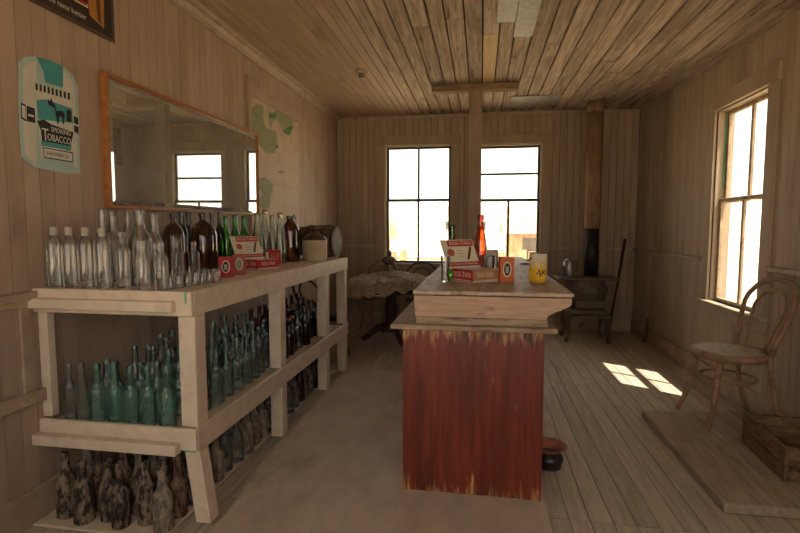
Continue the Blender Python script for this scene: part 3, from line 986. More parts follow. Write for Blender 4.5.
for px, b, t, w, kd, mt in ((64, 418, 364, 12, 'beer', 'smoke'), (83.5, 421, 363.5, 16, 'cone', 'smoke'), (99, 421, 364, 18, 'bulb', 'teal'),
                            (116, 422, 364, 18, 'bulb', 'teal'), (132, 423, 366.5, 18, 'bulb', 'teal'), (149, 425, 366, 18.5, 'bulb', 'teal'), (168, 427, 367, 19.5, 'bulb', 'teal')):
    p = onz(px, b, ZM)
    p.x = max(p.x, XL + 0.085)
    dist = (p - CAM).dot(FWD)
    mid(p.x, p.y, w / 2 * dist / F * 0.94, ony(px, t, p.y).z - ZM, kd, mt)
rows = [(0.0, 6), (0.112, 5)] + [(0.112 * j, 5 if j < 7 else 4) for j in range(2, 20)]
for dy, nc in rows:
    y = 2.185 + dy
    for c in range(nc):
        x = -1.41 - c * 0.102 + random.uniform(-0.012, 0.012) - (0.03 if any(abs(y - (q + 0.04)) < 0.10 for q in PY) else 0)
        yy = y + random.uniform(-0.012, 0.012) + (0.04 if c % 2 else 0)
        h = random.uniform(0.265, 0.305) + (0.012 * min(c, 3) if dy > 0.1 else -0.02)
        r = random.uniform(0.037, 0.043)
        if c == 0 and dy in (0.112,):
            h, r = 0.215, 0.040
        if any((x - a) ** 2 + (yy - b) ** 2 < (r + q) ** 2 for a, b, q in placed) or yy > 4.44:
            continue
        if any(q - r < yy < q + 0.09 + r for q in PY) and x + r > SF - 0.11:
            continue
        u = random.random()
        if y > 3.35:
            kd, mt = (('beer', 'amber') if u < 0.82 else ('beer', 'aqua'))
        elif y > 3.0:
            kd, mt = (('beer', 'aqua') if u < 0.45 else (('beer', 'smoke') if u < 0.7 else ('beer', 'amber')))
        elif dy < 0.2:
            kd, mt = (('bulb', 'aqua') if u < 0.4 else (('beer', 'aqua') if u < 0.75 else ('beer', 'smoke')))
        else:
            kd, mt = (('beer', 'aqua') if u < 0.3 else ('bulb', 'aqua') if u < 0.55 else ('wine', 'aqua') if u < 0.7 else ('bulb', 'smoke') if u < 0.85 else ('wine', 'smoke'))
        mid(x, yy, r, h, kd, mt, 'crown' if (mt == 'amber' and random.random() < 0.35) else None)

# bottom level: caked in dirt
DL = {'dirty_dark': 'dark dirt-caked bottle', 'dirty_grey': 'grey dust-coated bottle', 'dirty_rust': 'rusty brown dirt-crusted bottle',
      'smoke': 'dusty smoky bottle', 'aqua': 'pale aqua bottle', 'amber': 'plain dark brown bottle'}
placed = []
for j in range(23):
    y = 1.95 + j * 0.114
    for c in range(6 if j < 2 else 4):
        x = -1.425 - c * 0.104 + random.uniform(-0.01, 0.01)
        yy = y + random.uniform(-0.01, 0.01) + (0.035 if c % 2 else 0)
        h = random.uniform(0.265, 0.30) + 0.008 * min(c, 3)
        r = random.uniform(0.041, 0.046)
        if any((x - a) ** 2 + (yy - b) ** 2 < (r + q) ** 2 for a, b, q in placed) or yy > 4.44 or h > 0.33:
            continue
        if x + r > SF - 0.115 and any(q - r < yy < q + 0.1 + r for q in PY):
            x = SF - 0.118 - r
        placed.append((x, yy, r))
        u = random.random()
        if j < 5:
            mt = 'dirty_dark' if u < 0.5 else 'dirty_grey' if u < 0.85 else 'dirty_rust'
        elif y < 3.0:
            mt = 'smoke' if u < 0.35 else 'aqua' if u < 0.6 else 'dirty_grey' if u < 0.85 else 'dirty_dark'
        else:
            mt = 'amber' if u < 0.55 else 'dirty_dark' if u < 0.8 else 'smoke'
        bottle('glass_bottle', random.choice(('beer', 'beer', 'bulb')) if mt not in ('aqua', 'amber') else 'beer', mt, (x, yy, ZB + 0.0005), r, h, DL[mt] + where(x, yy, 'bottom'), DL[mt] + where(x, yy, 'bottom'))

# look-alikes that stand in one countable row are told apart by counting along that row
ORD += ('sixth', 'seventh', 'eighth')
by = {}
for o in COL.objects:
    if o.get('category') == 'bottle' and (' end opening' in o['label'] or 'outer row' in o['label']):
        by.setdefault(o['label'], []).append(o)
for lab, os_ in by.items():
    if 1 < len(os_) <= 8:
        endrow = 'end opening' in lab
        os_.sort(key=lambda o: o.location.x if endrow else o.location.y)
        for i, o in enumerate(os_):
            o['label'] = ORD[i] + ' ' + lab + (', counting from the wall' if endrow else ', from the end rail')
rows_ = {'front': 0, 'second': 0}
for o in COL.objects:
    if o.name.startswith('shot_glass'):
        rw = 'front' if rows_['front'] < 7 else 'second'
        o['label'] = '%s upside-down fluted shot glass of the %s row, counting from the rack end' % (ORD[rows_[rw]], rw)
        rows_[rw] += 1

# ------------------------------------------------------------------ cigar boxes
def dress_lid(lid, mh, w2, L):
    G().box(-w2 * 0.62, w2 * 0.95, L * 0.76, L * 0.97, 0.0002, 0.0008, mat=mh).build('print_panel', 'print_red', lid)
    text('lettering', 'ROI-TAN', L * 0.17, mh @ Matrix.Translation((w2 * 0.16, L * 0.865, 0.0012)), 'print_cream', lid, width=w2 * 1.3)
    G().box(-w2, w2, L * 0.06, L * 0.21, 0.0002, 0.0008, mat=mh).build('print_panel', 'print_red', lid)
    text('lettering', 'THE CIGAR THAT BREATHES', L * 0.09, mh @ Matrix.Translation((0, L * 0.135, 0.0012)), 'print_cream', lid, width=w2 * 1.8)
    G().prism([(w2 * (-0.55 + 0.22 * math.cos(a_)), L * (0.55 + 0.13 * math.sin(a_))) for a_ in [i * math.pi / 8 for i in range(16)]], 0.0002, 0.0008, mh).build('print_panel', 'print_red_faded', lid)
    c = G().prism([(w2 * 0.32, L * 0.30), (w2 * 0.46, L * 0.28), (w2 * 0.80, L * 0.70), (w2 * 0.68, L * 0.75)], 0.0002, 0.0012, mh)
    c.build('cigar_picture', 'print_brown', lid)
    for q in range(3):
        G().box(-w2 * 0.2, w2 * (0.15 + 0.05 * q), L * (0.60 - 0.10 * q), L * (0.62 - 0.10 * q), 0.0002, 0.0007, mat=mh).build('print_line', 'print_grey', lid)


def place_cigar(pxc, pyc, z, rz, label, faded, s=1.0):
    p = onz(pxc, pyc, z)
    r, lid, mh, w2, L = cigar_box2((p.x, p.y, z + 0.0008), rz, label, faded, s)
    dress_lid(lid, mh, w2, L)
    return r


def cigar_box2(loc, rz, label, faded, s):
    """near corner at the origin; local +x = along the right face (away right), local +y = along the left face (away left)"""
    r = thing('cigar_box', label, 'box', loc, rz)
    a, b, hh, t = 0.175 * s, 0.150 * s, 0.062 * s, 0.005
    side = 'print_tan' if faded else 'print_red'
    box('base', 'paper', (0, a, 0, b, 0, t), r)
    lf = box('front_panel', 'print_red', (0, t, 0, b, t, hh), r)
    rf = box('side_panel', side, (t, a, 0, t, t, hh), r)
    box('back_panel', 'paper', (a - t, a, t, b, t, hh), r)
    box('side_panel', 'paper', (t, a - t, b - t, b, t, hh), r)
    box('contents', 'print_brown', (t, a - t, t, b - t, t, hh * 0.6), r)
    mf = frame((-0.0005, b / 2, hh * 0.58), (0, -1, 0), (0, 0, 1), (-1, 0, 0))
    text('lettering', 'ROI-TAN', hh * 0.62, mf, 'print_cream', lf, width=b * 0.84)
    box('stripe', 'print_cream', (-0.0006, 0.0, 0.006, b - 0.006, hh * 0.14, hh * 0.20), lf)
    ms = frame((a / 2, -0.0005, hh * 0.58), (1, 0, 0), (0, 0, 1), (0, -1, 0))
    text('lettering', 'ROI-TAN', hh * 0.5, ms, 'print_cream', rf, width=a * 0.6)
    box('stripe', 'print_cream', (0.006, a - 0.006, -0.0006, 0.0, hh * 0.10, hh * 0.18), rf)
    an = math.radians(27)
    L = 0.160 * s
    mh = frame((a * 0.46, b, hh), (1, 0, 0), (0, math.sin(an), math.cos(an)), (0, -math.cos(an), math.sin(an)))
    w2 = a * 0.62
    lid = G().box(-w2, w2, 0, L, -0.004, 0, mat=mh).build('lid', 'print_cream', r)
    return r, lid, mh, w2, L


place_cigar(257.5, 270.5, ZT, math.radians(66), 'open red cigar box with a printed lid on the bottle rack', False, 1.1)


def oval_box(name, loc, rz, w, d, h, mat, side, oval, label):
    r = thing(name, label, 'box', loc, rz)
    b = box('carton', mat, (-w / 2, w / 2, -d / 2, d / 2, 0, h), r, 0.002)
    m = frame((0, -d / 2 - 0.0002, h * 0.52), (1, 0, 0), (0, 0, 1), (0, -1, 0))
    G().prism([(w * 0.30 * math.cos(i * math.pi / 10), h * 0.31 * math.sin(i * math.pi / 10)) for i in range(20)], 0, 0.0006, m).build('oval_border', 'print_cream', r)
    G().prism([(w * 0.23 * math.cos(i * math.pi / 10), h * 0.26 * math.sin(i * math.pi / 10)) for i in range(20)], 0.0002, 0.0010, m).build('oval_picture', oval, r)
    G().box(-w * 0.12, w * 0.12, -h * 0.15, h * 0.12, 0.0006, 0.0014, mat=m).build('portrait', 'print_grey', r)
    box('side_label', side, (-w / 2 - 0.0006, -w / 2 + 0.0005, -d / 2 + 0.003, d / 2 - 0.003, 0.003, h - 0.003), r)
    return r


p = onz(224.5, 277.5, ZT)
oval_box('tobacco_box', (p.x, p.y + 0.025, ZT + 0.0005), 0.35, 0.078, 0.045, 0.118, 'print_red', 'print_red', 'print_black', 'bright red upright box with an oval portrait on the bottle rack')
p = onz(238, 275, ZT)
oval_box('tobacco_box', (p.x - 0.01, p.y + 0.035, ZT + 0.0005), 0.55, 0.074, 0.042, 0.125, 'print_red_faded', 'print_tan', 'print_grey', 'faded pinkish upright box beside the bright red box on the rack')
p = onz(273, 264.5, ZT)
rb_ = thing('cigarette_carton', 'red carton leaning behind the cigar box beside the pale green bottles', 'box', (p.x, p.y, ZT + 0.0005), 0.5)
box('carton', 'print_red', (-0.06, 0.06, -0.02, 0.02, 0, 0.115), rb_, 0.002)
box('stripe', 'print_cream', (-0.055, -0.035, -0.0205, -0.0198, 0.02, 0.10), rb_)
box('stripe', 'print_red_faded', (-0.02, 0.05, -0.0205, -0.0198, 0.05, 0.09), rb_)

# ------------------------------------------------------------------ low boardwalk behind the bar
g = G().prism([(-1.10, 1.2), (0.335, 1.2), (0.335, 5.7), (-0.40, 5.7), (-0.40, 4.56), (-1.262, 4.56), (-1.262, 2.7), (-1.19, 2.1)], 0.001, 0.03)
tag(g.build('floor_sheet', 'ply'), 'worn flat tan board sheet on the floor under and behind the bar', 'platform')

# ------------------------------------------------------------------ the bar counter
BY, BE = 2.45, 5.5
bar = thing('bar_counter', 'red-brown stained bar counter with weathered wooden tops and scrolled side', 'counter', (0, 0, 0))
box('cabinet', 'red_stain', (-0.385, 0.305, BY + 0.018, BE, 0.0305, 0.888), bar)
box('end_panel', 'worn_red', (-0.389, 0.311, BY, BY + 0.017, 0.031, 0.888), bar, 0.002)
box('corner_post', 'worn_red', (0.296, 0.315, BY - 0.004, BY - 0.0005, 0.031, 0.888), bar)
box('counter_board', 'grey_wood', (-0.448, 0.372, BY - 0.035, BE + 0.03, 0.8885, 0.914), bar, 0.004)
box('plinth_board', 'grey_wood', (-0.322, 0.330, BY - 0.002, BE, 0.9145, 0.952), bar, 0.003)
cove = [(-0.326, 0), (0.322, 0)]
for i in range(13):
    t = i / 12
    cove.append((0.326 + 0.113 * ss(min(1, t * 1.25)), 0.010 + 0.088 * t))
cove += [(0.439, 0.106), (-0.333, 0.106)]
mc = frame((0, BE, 0.9525), (1, 0, 0), (0, 0, 1), (0, -1, 0))
G().prism(cove, 0, BE - BY - 0.005, mc).build('bar_body', 'bar_face', bar)
box('core', 'dark_wood', (-0.31, 0.415, BY + 0.03, BE - 0.02, 1.0586, 1.0648), bar)
box('bar_top', 'bar_top', (-0.336, 0.447, BY - 0.008, BE + 0.01, 1.065, 1.085), bar, 0.003)
ZK = 1.085

# things on the bar
place_cigar(472, 283.5, ZK, math.radians(42), 'faded open cigar box with a red and cream lid on the bar', True, 1.18)
p = onz(506.5, 282.5, ZK)
oval_box('tobacco_box', (p.x, p.y + 0.03, ZK + 0.0005), 0.12, 0.082, 0.05, 0.145, 'print_orange', 'print_red', 'print_black', 'orange upright box with a dark oval picture on the bar')
p = onz(538.5, 283, ZK); dist = (p - CAM).dot(FWD); k = dist / F
cr_ = 8.6 * k
can = thing('drink_can', 'yellow tin can with a white foam band standing on the bar', 'can', (p.x, p.y + cr_, ZK + 0.0005))
ch = 30 * k
G().lathe([(0, 0.002), (cr_ * 0.95, 0), (cr_, 0.004), (cr_, ch * 0.70), (0, ch * 0.70)], 28).build('body', 'print_yellow', can)
G().lathe([(cr_, ch * 0.701), (cr_, ch * 0.97), (cr_ * 0.96, ch * 0.985), (0, ch * 0.97)], 28).build('foam_band', 'print_cream', can)
G().lathe([(cr_ * 0.9, ch * 0.972), (cr_ * 1.03, ch * 0.972), (cr_ * 1.03, ch), (cr_ * 0.9, ch)], 28).build('rim', 'print_brown', can)
for i in range(16):
    a = 2 * math.pi * i / 16 + 0.1 * random.random()
    l = ch * random.uniform(0.06, 0.24)
    m = frame((math.cos(a) * (cr_ + 0.0004), math.sin(a) * (cr_ + 0.0004), ch * 0.70), (-math.sin(a), math.cos(a), 0), (0, 0, 1), (math.cos(a), math.sin(a), 0))
    wd = 0.005
    G().prism([(-wd, 0.004), (-wd, -l), (0, -l - 0.005), (wd, -l), (wd, 0.004)], -0.0015, 0.0006, m).build('foam_drip', 'print_cream', can)
    if i % 2:
        m2 = m @ Matrix.Translation((0.007, 0.018, 0))
        G().box(-0.003, 0.003, -0.004 - 0.02 * random.random(), 0.004, -0.0015, 0.0007, mat=m2).build('beer_drip', 'print_yellow', can)
am = math.radians(-70)
for kk, (chh, da) in enumerate((('A', -0.32), ('p', -0.04), ('X', 0.26))):
    a = am + da
    m = frame((math.cos(a) * (cr_ + 0.0003), math.sin(a) * (cr_ + 0.0003), ch * 0.34), (-math.sin(a), math.cos(a), 0), (0.05, 0, 1), (math.cos(a), math.sin(a), 0))
    text('lettering', chh, 0.05, m, 'print_black', can)


def on_bar(px, y, tp, w, kind, mat, label, name='glass_bottle', cat='bottle', cap=None):
    q = ony(px, 260, y)
    hgt = ony(px, tp, y).z - ZK
    rr = w / 2 * ((q - CAM).dot(FWD)) / F
    return bottle(name, kind, mat, (q.x, y, ZK + 0.0005), rr, hgt, label, None, cat, cap)


ob = on_bar(480, 3.32, 215, 15.5, 'cone', 'red_amber', 'tall red-orange glass bottle on the bar behind the cigar box')
G().lathe([(1.012, 0.12), (1.012, 0.34)], 20).build('paper_label', 'print_red_faded', ob)
on_bar(452, 3.25, 225, 13, 'beer', 'green', 'green bottle standing behind the open cigar box lid on the bar')
on_bar(445.5, 2.86, 256, 10, 'tumbler', 'clear', 'clear tumbler beside the cigar box on the bar', 'drinking_glass', 'glass')
on_bar(490, 3.14, 256, 12, 'tumbler', 'clear', 'clear tumbler in front of the small framed card on the bar', 'drinking_glass', 'glass')
on_bar(500, 3.05, 262, 8, 'tumbler', 'clear', 'short clear glass behind the orange box on the bar', 'drinking_glass', 'glass')
pf = thing('framed_card', 'small cream framed card leaning upright on the bar', 'picture', (*ony(492, 262, 3.5)[:2], ZK + 0.0005), 0.2)
mt_ = frame((0, 0, 0), (1, 0, 0), (0, 0.2, 0.98), (0, -0.98, 0.2))
G().box(-0.05, 0.05, 0, 0.165, -0.006, 0, mat=mt_).build('frame', 'print_tan', pf)
G().box(-0.04, 0.04, 0.012, 0.153, 0.0, 0.0012, mat=mt_).build('mount', 'print_white', pf)
G().box(-0.027, 0.027, 0.03, 0.125, 0.0013, 0.002, mat=mt_).build('picture', 'print_grey', pf)
p = onz(520, 265, ZK)
tag(G().tube([(0, 0, 0.008), (0.03, 0.005, 0.009), (0.10, 0.02, 0.009), (0.12, 0.024, 0.008)], [0.004, 0.008, 0.008, 0.003], 8).build('cigar', 'dark_wood'), 'dark cigar lying on the bar top', 'cigar').location = (p.x, p.y, ZK)

# spittoon
sp = thing('spittoon', 'black spittoon with a wide reddish flared rim on the floor beside the bar', 'spittoon', (0.412, 2.90, 0.0005))
G().lathe([(0, 0.004), (0.075, 0), (0.08, 0.008), (0.072, 0.02), (0.088, 0.045), (0.084, 0.07), (0.058, 0.088), (0.055, 0.094)], 28).build('body', 'black_enamel', sp)
G().lathe([(0.050, 0.085), (0.056, 0.096), (0.085, 0.118), (0.108, 0.134), (0.110, 0.137), (0.107, 0.1385), (0.083, 0.123), (0.05, 0.10), (0.046, 0.086)], 28).build('rim', 'rust_rim', sp)
sp.scale = (0.94, 0.94, 0.94)

# ------------------------------------------------------------------ mirror, signs, panel on the left wall
my0, my1, mz0, mz1 = 2.455, 4.305, 1.512, 2.262
cym, czm = (my0 + my1) / 2, (mz0 + mz1) / 2
mi = thing('wall_mirror', 'large old mirror in a thin orange-brown wooden frame', 'mirror', (XL + 0.034, cym, czm))
hw, hh = (my1 - my0) / 2, (mz1 - mz0) / 2
mir_rot = Matrix.Rotation(math.radians(-0.75), 4, 'Z') @ Matrix.Rotation(math.radians(0.30), 4, 'Y')
mi.rotation_euler = mir_rot.to_euler()
fw = 0.035
for nm, a in (('frame_side', (-0.02, 0.012, -hw, -hw + fw, -hh, hh)), ('frame_side', (-0.02, 0.012, hw - fw * 0.5, hw, -hh, hh)),
              ('frame_side', (-0.02, 0.012, -hw + fw, hw - fw * 0.5, hh - fw * 0.6, hh)), ('frame_side', (-0.02, 0.012, -hw + fw, hw - fw * 0.5, -hh, -hh + fw * 0.6))):
    box(nm, 'frame_wood', a, mi, 0.004)
a0, a1, b0, b1 = -hw + fw, hw - fw * 0.5, -hh + fw * 0.6, hh - fw * 0.6
bv = 0.03
G().box(-0.012, 0.0, a0 + bv, a1 - bv, b0 + bv, b1 - bv).build('mirror_glass', 'mirror', mi)
g = G()
o4 = [(-0.0075, a0, b0), (-0.0075, a1, b0), (-0.0075, a1, b1), (-0.0075, a0, b1)]
i4 = [(0.0, a0 + bv, b0 + bv), (0.0, a1 - bv, b0 + bv), (0.0, a1 - bv, b1 - bv), (0.0, a0 + bv, b1 - bv)]
g.add(o4 + i4, [(k, (k + 1) % 4, 4 + (k + 1) % 4, 4 + k) for k in range(4)])
g.build('bevel', 'mirror', mi)

WM = frame((XL + 0.004, 0, 0), (0, 1, 0), (0, 0, 1), (1, 0, 0))     # on the left wall: x = along y, y = up


def onwall(px, py):
    q = onx(px, py, XL + 0.006)
    return (q.y, q.z)


# tobacco pouch sign
ts = thing('tobacco_sign', 'white and teal metal sign shaped like a smoking tobacco pouch on the wall', 'sign', (XL + 0.004, 0, 0))


def wpoly(name, pts, mat, d0, d1, parent, px=True):
    q = [onwall(*p) for p in pts] if px else pts
    m = frame((0, 0, 0), (0, 1, 0), (0, 0, 1), (1, 0, 0))
    return G().prism(q[::-1] if px else q, d0, d1, m).build(name, mat, parent)


S_ = lambda pts: [(10 + a / 4.1, 50 + b / 4.1) for a, b in pts]      # from the enlarged crop of the sign
wpoly('plate', S_([(36, 80), (34, 50), (55, 28), (105, 26), (160, 42), (215, 66), (255, 105), (275, 150), (280, 300), (287, 505), (240, 508), (100, 482), (48, 440), (40, 330), (36, 200)]), 'print_teal_pale', 0, 0.006, ts)
wpoly('print_panel', S_([(50, 80), (62, 52), (105, 46), (105, 470), (60, 430), (52, 300)]), 'print_white', 0.006, 0.0066, ts)
wpoly('print_panel', S_([(215, 85), (250, 125), (262, 170), (274, 480), (262, 485), (255, 180), (212, 172)]), 'print_white', 0.006, 0.0066, ts)
wpoly('print_panel', S_([(105, 28), (160, 42), (215, 66), (214, 155), (140, 132), (135, 90)]), 'print_teal', 0.006, 0.0068, ts)
wpoly('print_panel', S_([(100, 135), (250, 178), (258, 425), (250, 462), (128, 440), (112, 300)]), 'print_white', 0.0062, 0.0072, ts)
for k in range(9):
    a = 100 + k * 16.5
    yv = 136 + k * 4.8
    wpoly('print_bar', S_([(a, yv), (a + 9, yv + 2.6), (a + 10, yv + 30), (a + 1, yv + 27)]), 'print_black', 0.0072, 0.0078, ts)
wpoly('print_panel', S_([(105, 205), (140, 202), (165, 210), (250, 240), (254, 300), (112, 285)]), 'print_teal', 0.0072, 0.0078, ts)
wpoly('print_panel', S_([(228, 245), (246, 248), (248, 296), (228, 292)]), 'print_black', 0.0078, 0.0082, ts)
wpoly('antelope_picture', S_([(150, 200), (160, 210), (166, 196), (169, 212), (182, 232), (186, 250), (212, 250), (220, 262), (216, 304), (211, 304), (210, 276), (196, 274), (196, 302), (190, 302), (184, 272), (180, 240), (162, 228), (152, 222)]), 'print_black', 0.008, 0.0086, ts)
wpoly('print_panel', S_([(106, 290), (135, 286), (165, 305), (256, 338), (240, 414), (190, 398), (128, 388), (122, 330)]), 'print_black', 0.008, 0.0086, ts)
wpoly('print_panel', S_([(122, 372), (248, 395), (246, 412), (124, 392)]), 'print_teal', 0.0086, 0.009, ts)
wpoly('print_panel', S_([(130, 398), (254, 420), (252, 462), (134, 442)]), 'print_black', 0.0086, 0.009, ts)
wpoly('print_panel', S_([(133, 402), (251, 424), (249, 457), (137, 438)]), 'print_white', 0.009, 0.0094, ts)
for qq in ([(40, 215), (60, 225), (64, 295), (42, 280)], [(64, 228), (98, 240), (100, 300), (66, 292)], [(258, 270), (276, 280), (278, 345), (260, 335)]):
    wpoly('print_panel', S_(qq), 'print_black', 0.0068, 0.0074, ts)
for qq in ([(44, 225), (58, 232), (61, 285), (46, 275)], [(70, 262), (94, 268), (94, 276), (70, 270)], [(258, 300), (277, 308), (277, 316), (259, 308)]):
    wpoly('print_panel', S_(qq), 'print_white', 0.0074, 0.0078, ts)
for body, cxp, cyp, wpx, size, mat, zz in (('SMOKING', 205, 335, 80, 0.034, 'print_white', 0.009), ('OBACCO', 198, 368, 96, 0.048, 'print_white', 0.009), ('T', 140, 350, 28, 0.085, 'print_white', 0.009),
                                           ('JOHN WEISERT CO', 192, 431, 92, 0.025, 'print_black', 0.0096)):
    c = onwall(*S_([(cxp, cyp)])[0]); c2 = onwall(*S_([(cxp + wpx / 2, cyp + 8)])[0]); c1 = onwall(*S_([(cxp - wpx / 2, cyp - 8)])[0])
    text('lettering', body, size, frame((zz, c[0], c[1]), (0, 1, 0), (0, 0, 1), (1, 0, 0)), mat, ts, width=abs(c2[0] - c1[0]))

# dark drink sign high on the wall
ds = thing('drink_sign', 'dark brown advertising sign with white slogan high on the wall above the tobacco sign', 'sign', (XL + 0.004, 0, 0))
wpoly('plate', [(1.62, 2.455), (2.545, 2.455), (2.575, 2.47), (2.57, 2.93), (1.62, 2.93)], 'sign_dark', 0, 0.008, ds, px=False)
wpoly('edge_band', [(1.62, 2.447), (2.578, 2.447), (2.578, 2.93), (2.562, 2.93), (2.562, 2.464), (1.62, 2.464)], 'sign_edge', 0.0082, 0.0125, ds, px=False)
c = onwall(57, 4)
ce = onwall(86, 20); cs = onwall(41, -2)
text('lettering', 'food taste better', 0.038, frame((0.0088, ce[0] - 0.005, ce[1] + 0.008), (0, 1, 0), (0, 0, 1), (1, 0, 0)), 'print_white', ds, align='RIGHT')
cL = onwall(79, 0)
text('lettering', 'L', 0.22, frame((0.0088, cL[0], cL[1] + 0.045), (0, 1, 0), (0, 0, 1), (1, 0, 0)), 'print_white', ds)
text('lettering', 'L', 0.19, frame((0.0100, cL[0], cL[1] + 0.045), (0, 1, 0), (0, 0, 1), (1, 0, 0)), 'print_red', ds)
q0, q1 = onwall(92, 0), onwall(103, 28)
wpoly('bottle_picture', [(q1[0] - 0.10, 2.53), (q1[0] + 0.0, 2.50), (q1[0] + 0.01, 2.75), (q1[0] - 0.02, 2.90), (q1[0] - 0.07, 2.90), (q1[0] - 0.11, 2.75)], 'sign_gold', 0.008, 0.0092, ds, px=False)
wpoly('bottle_picture', [(q1[0] - 0.045, 2.525), (q1[0] - 0.02, 2.515), (q1[0] - 0.03, 2.80), (q1[0] - 0.06, 2.80)], 'print_brown', 0.0092, 0.010, ds, px=False)

# boarded opening with peeling green paint
bp = thing('boarded_panel', 'flat painted board panel with peeling green patches on the wall past the mirror', 'panel', (XL + 0.001, 0, 0))
box('board', 'panel_board', (0, 0.012, 4.22, 5.43, 1.20, 2.60), bp, 0.002)
box('casing', 'wall_paint', (0, 0.03, 4.19, 4.235, 1.16, 2.76), bp, 0.003)
box('head_board', 'wall_paint', (0, 0.022, 4.235, 5.43, 2.60, 2.70), bp, 0.003)
box('cross_seam', 'trim_paint', (0.0122, 0.0135, 4.24, 5.42, 1.835, 1.842), bp)
C2 = lambda pts: [(180 + a / 3.135, 60 + b / 3.135) for a, b in pts]
for nm, mat, d0, pts in (
        ('bare_patch', 'peel_green', 0.013, [(222, 150), (240, 136), (258, 142), (262, 205), (272, 215), (300, 225), (303, 262), (292, 292), (268, 292), (248, 268), (222, 258), (216, 205)]),
        ('bare_patch', 'peel_green', 0.013, [(276, 170), (300, 158), (312, 150), (340, 168), (352, 190), (350, 215), (338, 234), (322, 222), (312, 200), (300, 186), (290, 190), (284, 212), (278, 200)]),
        ('bare_patch', 'peel_green', 0.013, [(246, 372), (262, 368), (290, 388), (284, 420), (278, 464), (250, 468), (246, 440), (256, 420), (244, 400)]),
        ('bare_patch', 'peel_green', 0.013, [(300, 350), (314, 346), (330, 352), (312, 358)]),
        ('paint_flake', 'peel_bright', 0.014, [(320, 222), (344, 206), (354, 210), (340, 236), (328, 232)]),
        ('paint_flake', 'peel_bright', 0.014, [(294, 264), (308, 270), (300, 278)]),
        ('paint_flake', 'peel_bright', 0.014, [(276, 164), (292, 172), (300, 166), (296, 182), (280, 182)])):
    q = [onwall(*p) for p in C2(pts)]
    m = frame((d0 - 0.0015, 0, 0), (0, 1, 0), (0, 0, 1), (1, 0, 0))
    G().prism(q[::-1], 0, 0.0015, m).build(nm, mat, bp)


# ------------------------------------------------------------------ bentwood chairs
def chair(label, loc, rz, wood, seat, s=1.0, group=None):
    """local: faces +y, back towards -y, floor z=0"""
    c = thing('bentwood_chair', label, 'chair', loc, rz, group)
    c.scale = (s, s, s)
    sz = 0.46
    G().lathe([(0, sz - 0.012), (0.185, sz - 0.014), (0.19, sz - 0.004), (0.17, sz + 0.002), (0, sz - 0.002)], 28).build('seat', seat, c)
    G().lathe([(0.188, sz - 0.042), (0.212, sz - 0.044), (0.217, sz - 0.018), (0.210, sz + 0.001), (0.190, sz + 0.001), (0.186, sz - 0.012)], 28).build('seat_rim', wood, c)
    for sx in (-1, 1):
        G().tube([(sx * 0.125, 0.125, sz - 0.035), (sx * 0.14, 0.15, 0.30), (sx * 0.155, 0.175, 0.12), (sx * 0.175, 0.215, 0.0)], [0.019, 0.019, 0.016, 0.013], 8).build('leg', wood, c)
    # outer hoop runs down into the back legs
    for sx in (-1, 1):
        G().tube([(sx * 0.165, -0.135, sz - 0.01), (sx * 0.16, -0.16, 0.30), (sx * 0.165, -0.20, 0.12), (sx * 0.18, -0.255, 0.0)], [0.016, 0.016, 0.015, 0.013], 8).build('leg', wood, c)
    def lean(h): return -0.14 - 0.13 * max(0, h - 0.02) / 0.45 - 0.02 * ss((h - 0.3) / 0.2)
    hoop = []
    for i in range(25):
        t = -1 + 2 * i / 24
        a = t * math.pi / 2 * 1.0
        h = 0.455 * (1 - abs(t) ** 2.6) if abs(t) < 1 else 0
        w = 0.165 + 0.045 * ss(h / 0.3) if abs(t) > 0.55 else None
        x = (0.165 + 0.05 * ss((h) / 0.3)) * math.copysign(min(1, (abs(t) / 0.62)) ** 0.8, t)
        hoop.append((x, lean(h), sz - 0.01 + h))
    G().tube(hoop, 0.0155, 8).build('back_hoop', wood, c)
    inn = []
    for i in range(21):
        t = -1 + 2 * i / 20
        h = 0.38 * (1 - abs(t) ** 2.6)
        x = (0.085 + 0.045 * ss(h / 0.3)) * math.copysign(min(1, (abs(t) / 0.62)) ** 0.8, t)
        inn.append((x, lean(h) - 0.012 + 0.0, sz - 0.005 + h))
    G().tube(inn, 0.0115, 8).build('inner_hoop', wood, c)
    ring = [(0.152 * math.cos(a), 0.152 * math.sin(a), 0.285) for a in [i * math.pi / 12 for i in range(24)]]
    G().tube(ring, 0.009, 6, closed=True).build('stretcher_ring', wood, c)
    return c


step_z = 0.055
ch_ = chair('worn bentwood chair on the low wooden step under the sunny window', (1.705, 3.66, step_z + 0.007), math.radians(97), 'chair_wood', 'chair_seat', 1.09)
chair('pale bentwood chair behind the cloth-covered table near the wall corner', (-1.42, 6.66, 0.0005), math.radians(170), 'pale_chair', 'chair_seat', 1.02)
chair('dark bentwood chair behind the cloth-covered table below the green-sashed window', (-0.80, 6.66, 0.0005), math.radians(185), 'dark_wood', 'dark_wood', 1.0)
chair('dark brown bentwood chair between the rack end and the round table', (-1.66, 5.02, 0.0005), math.radians(-20), 'dark_wood', 'dark_wood', 1.03)

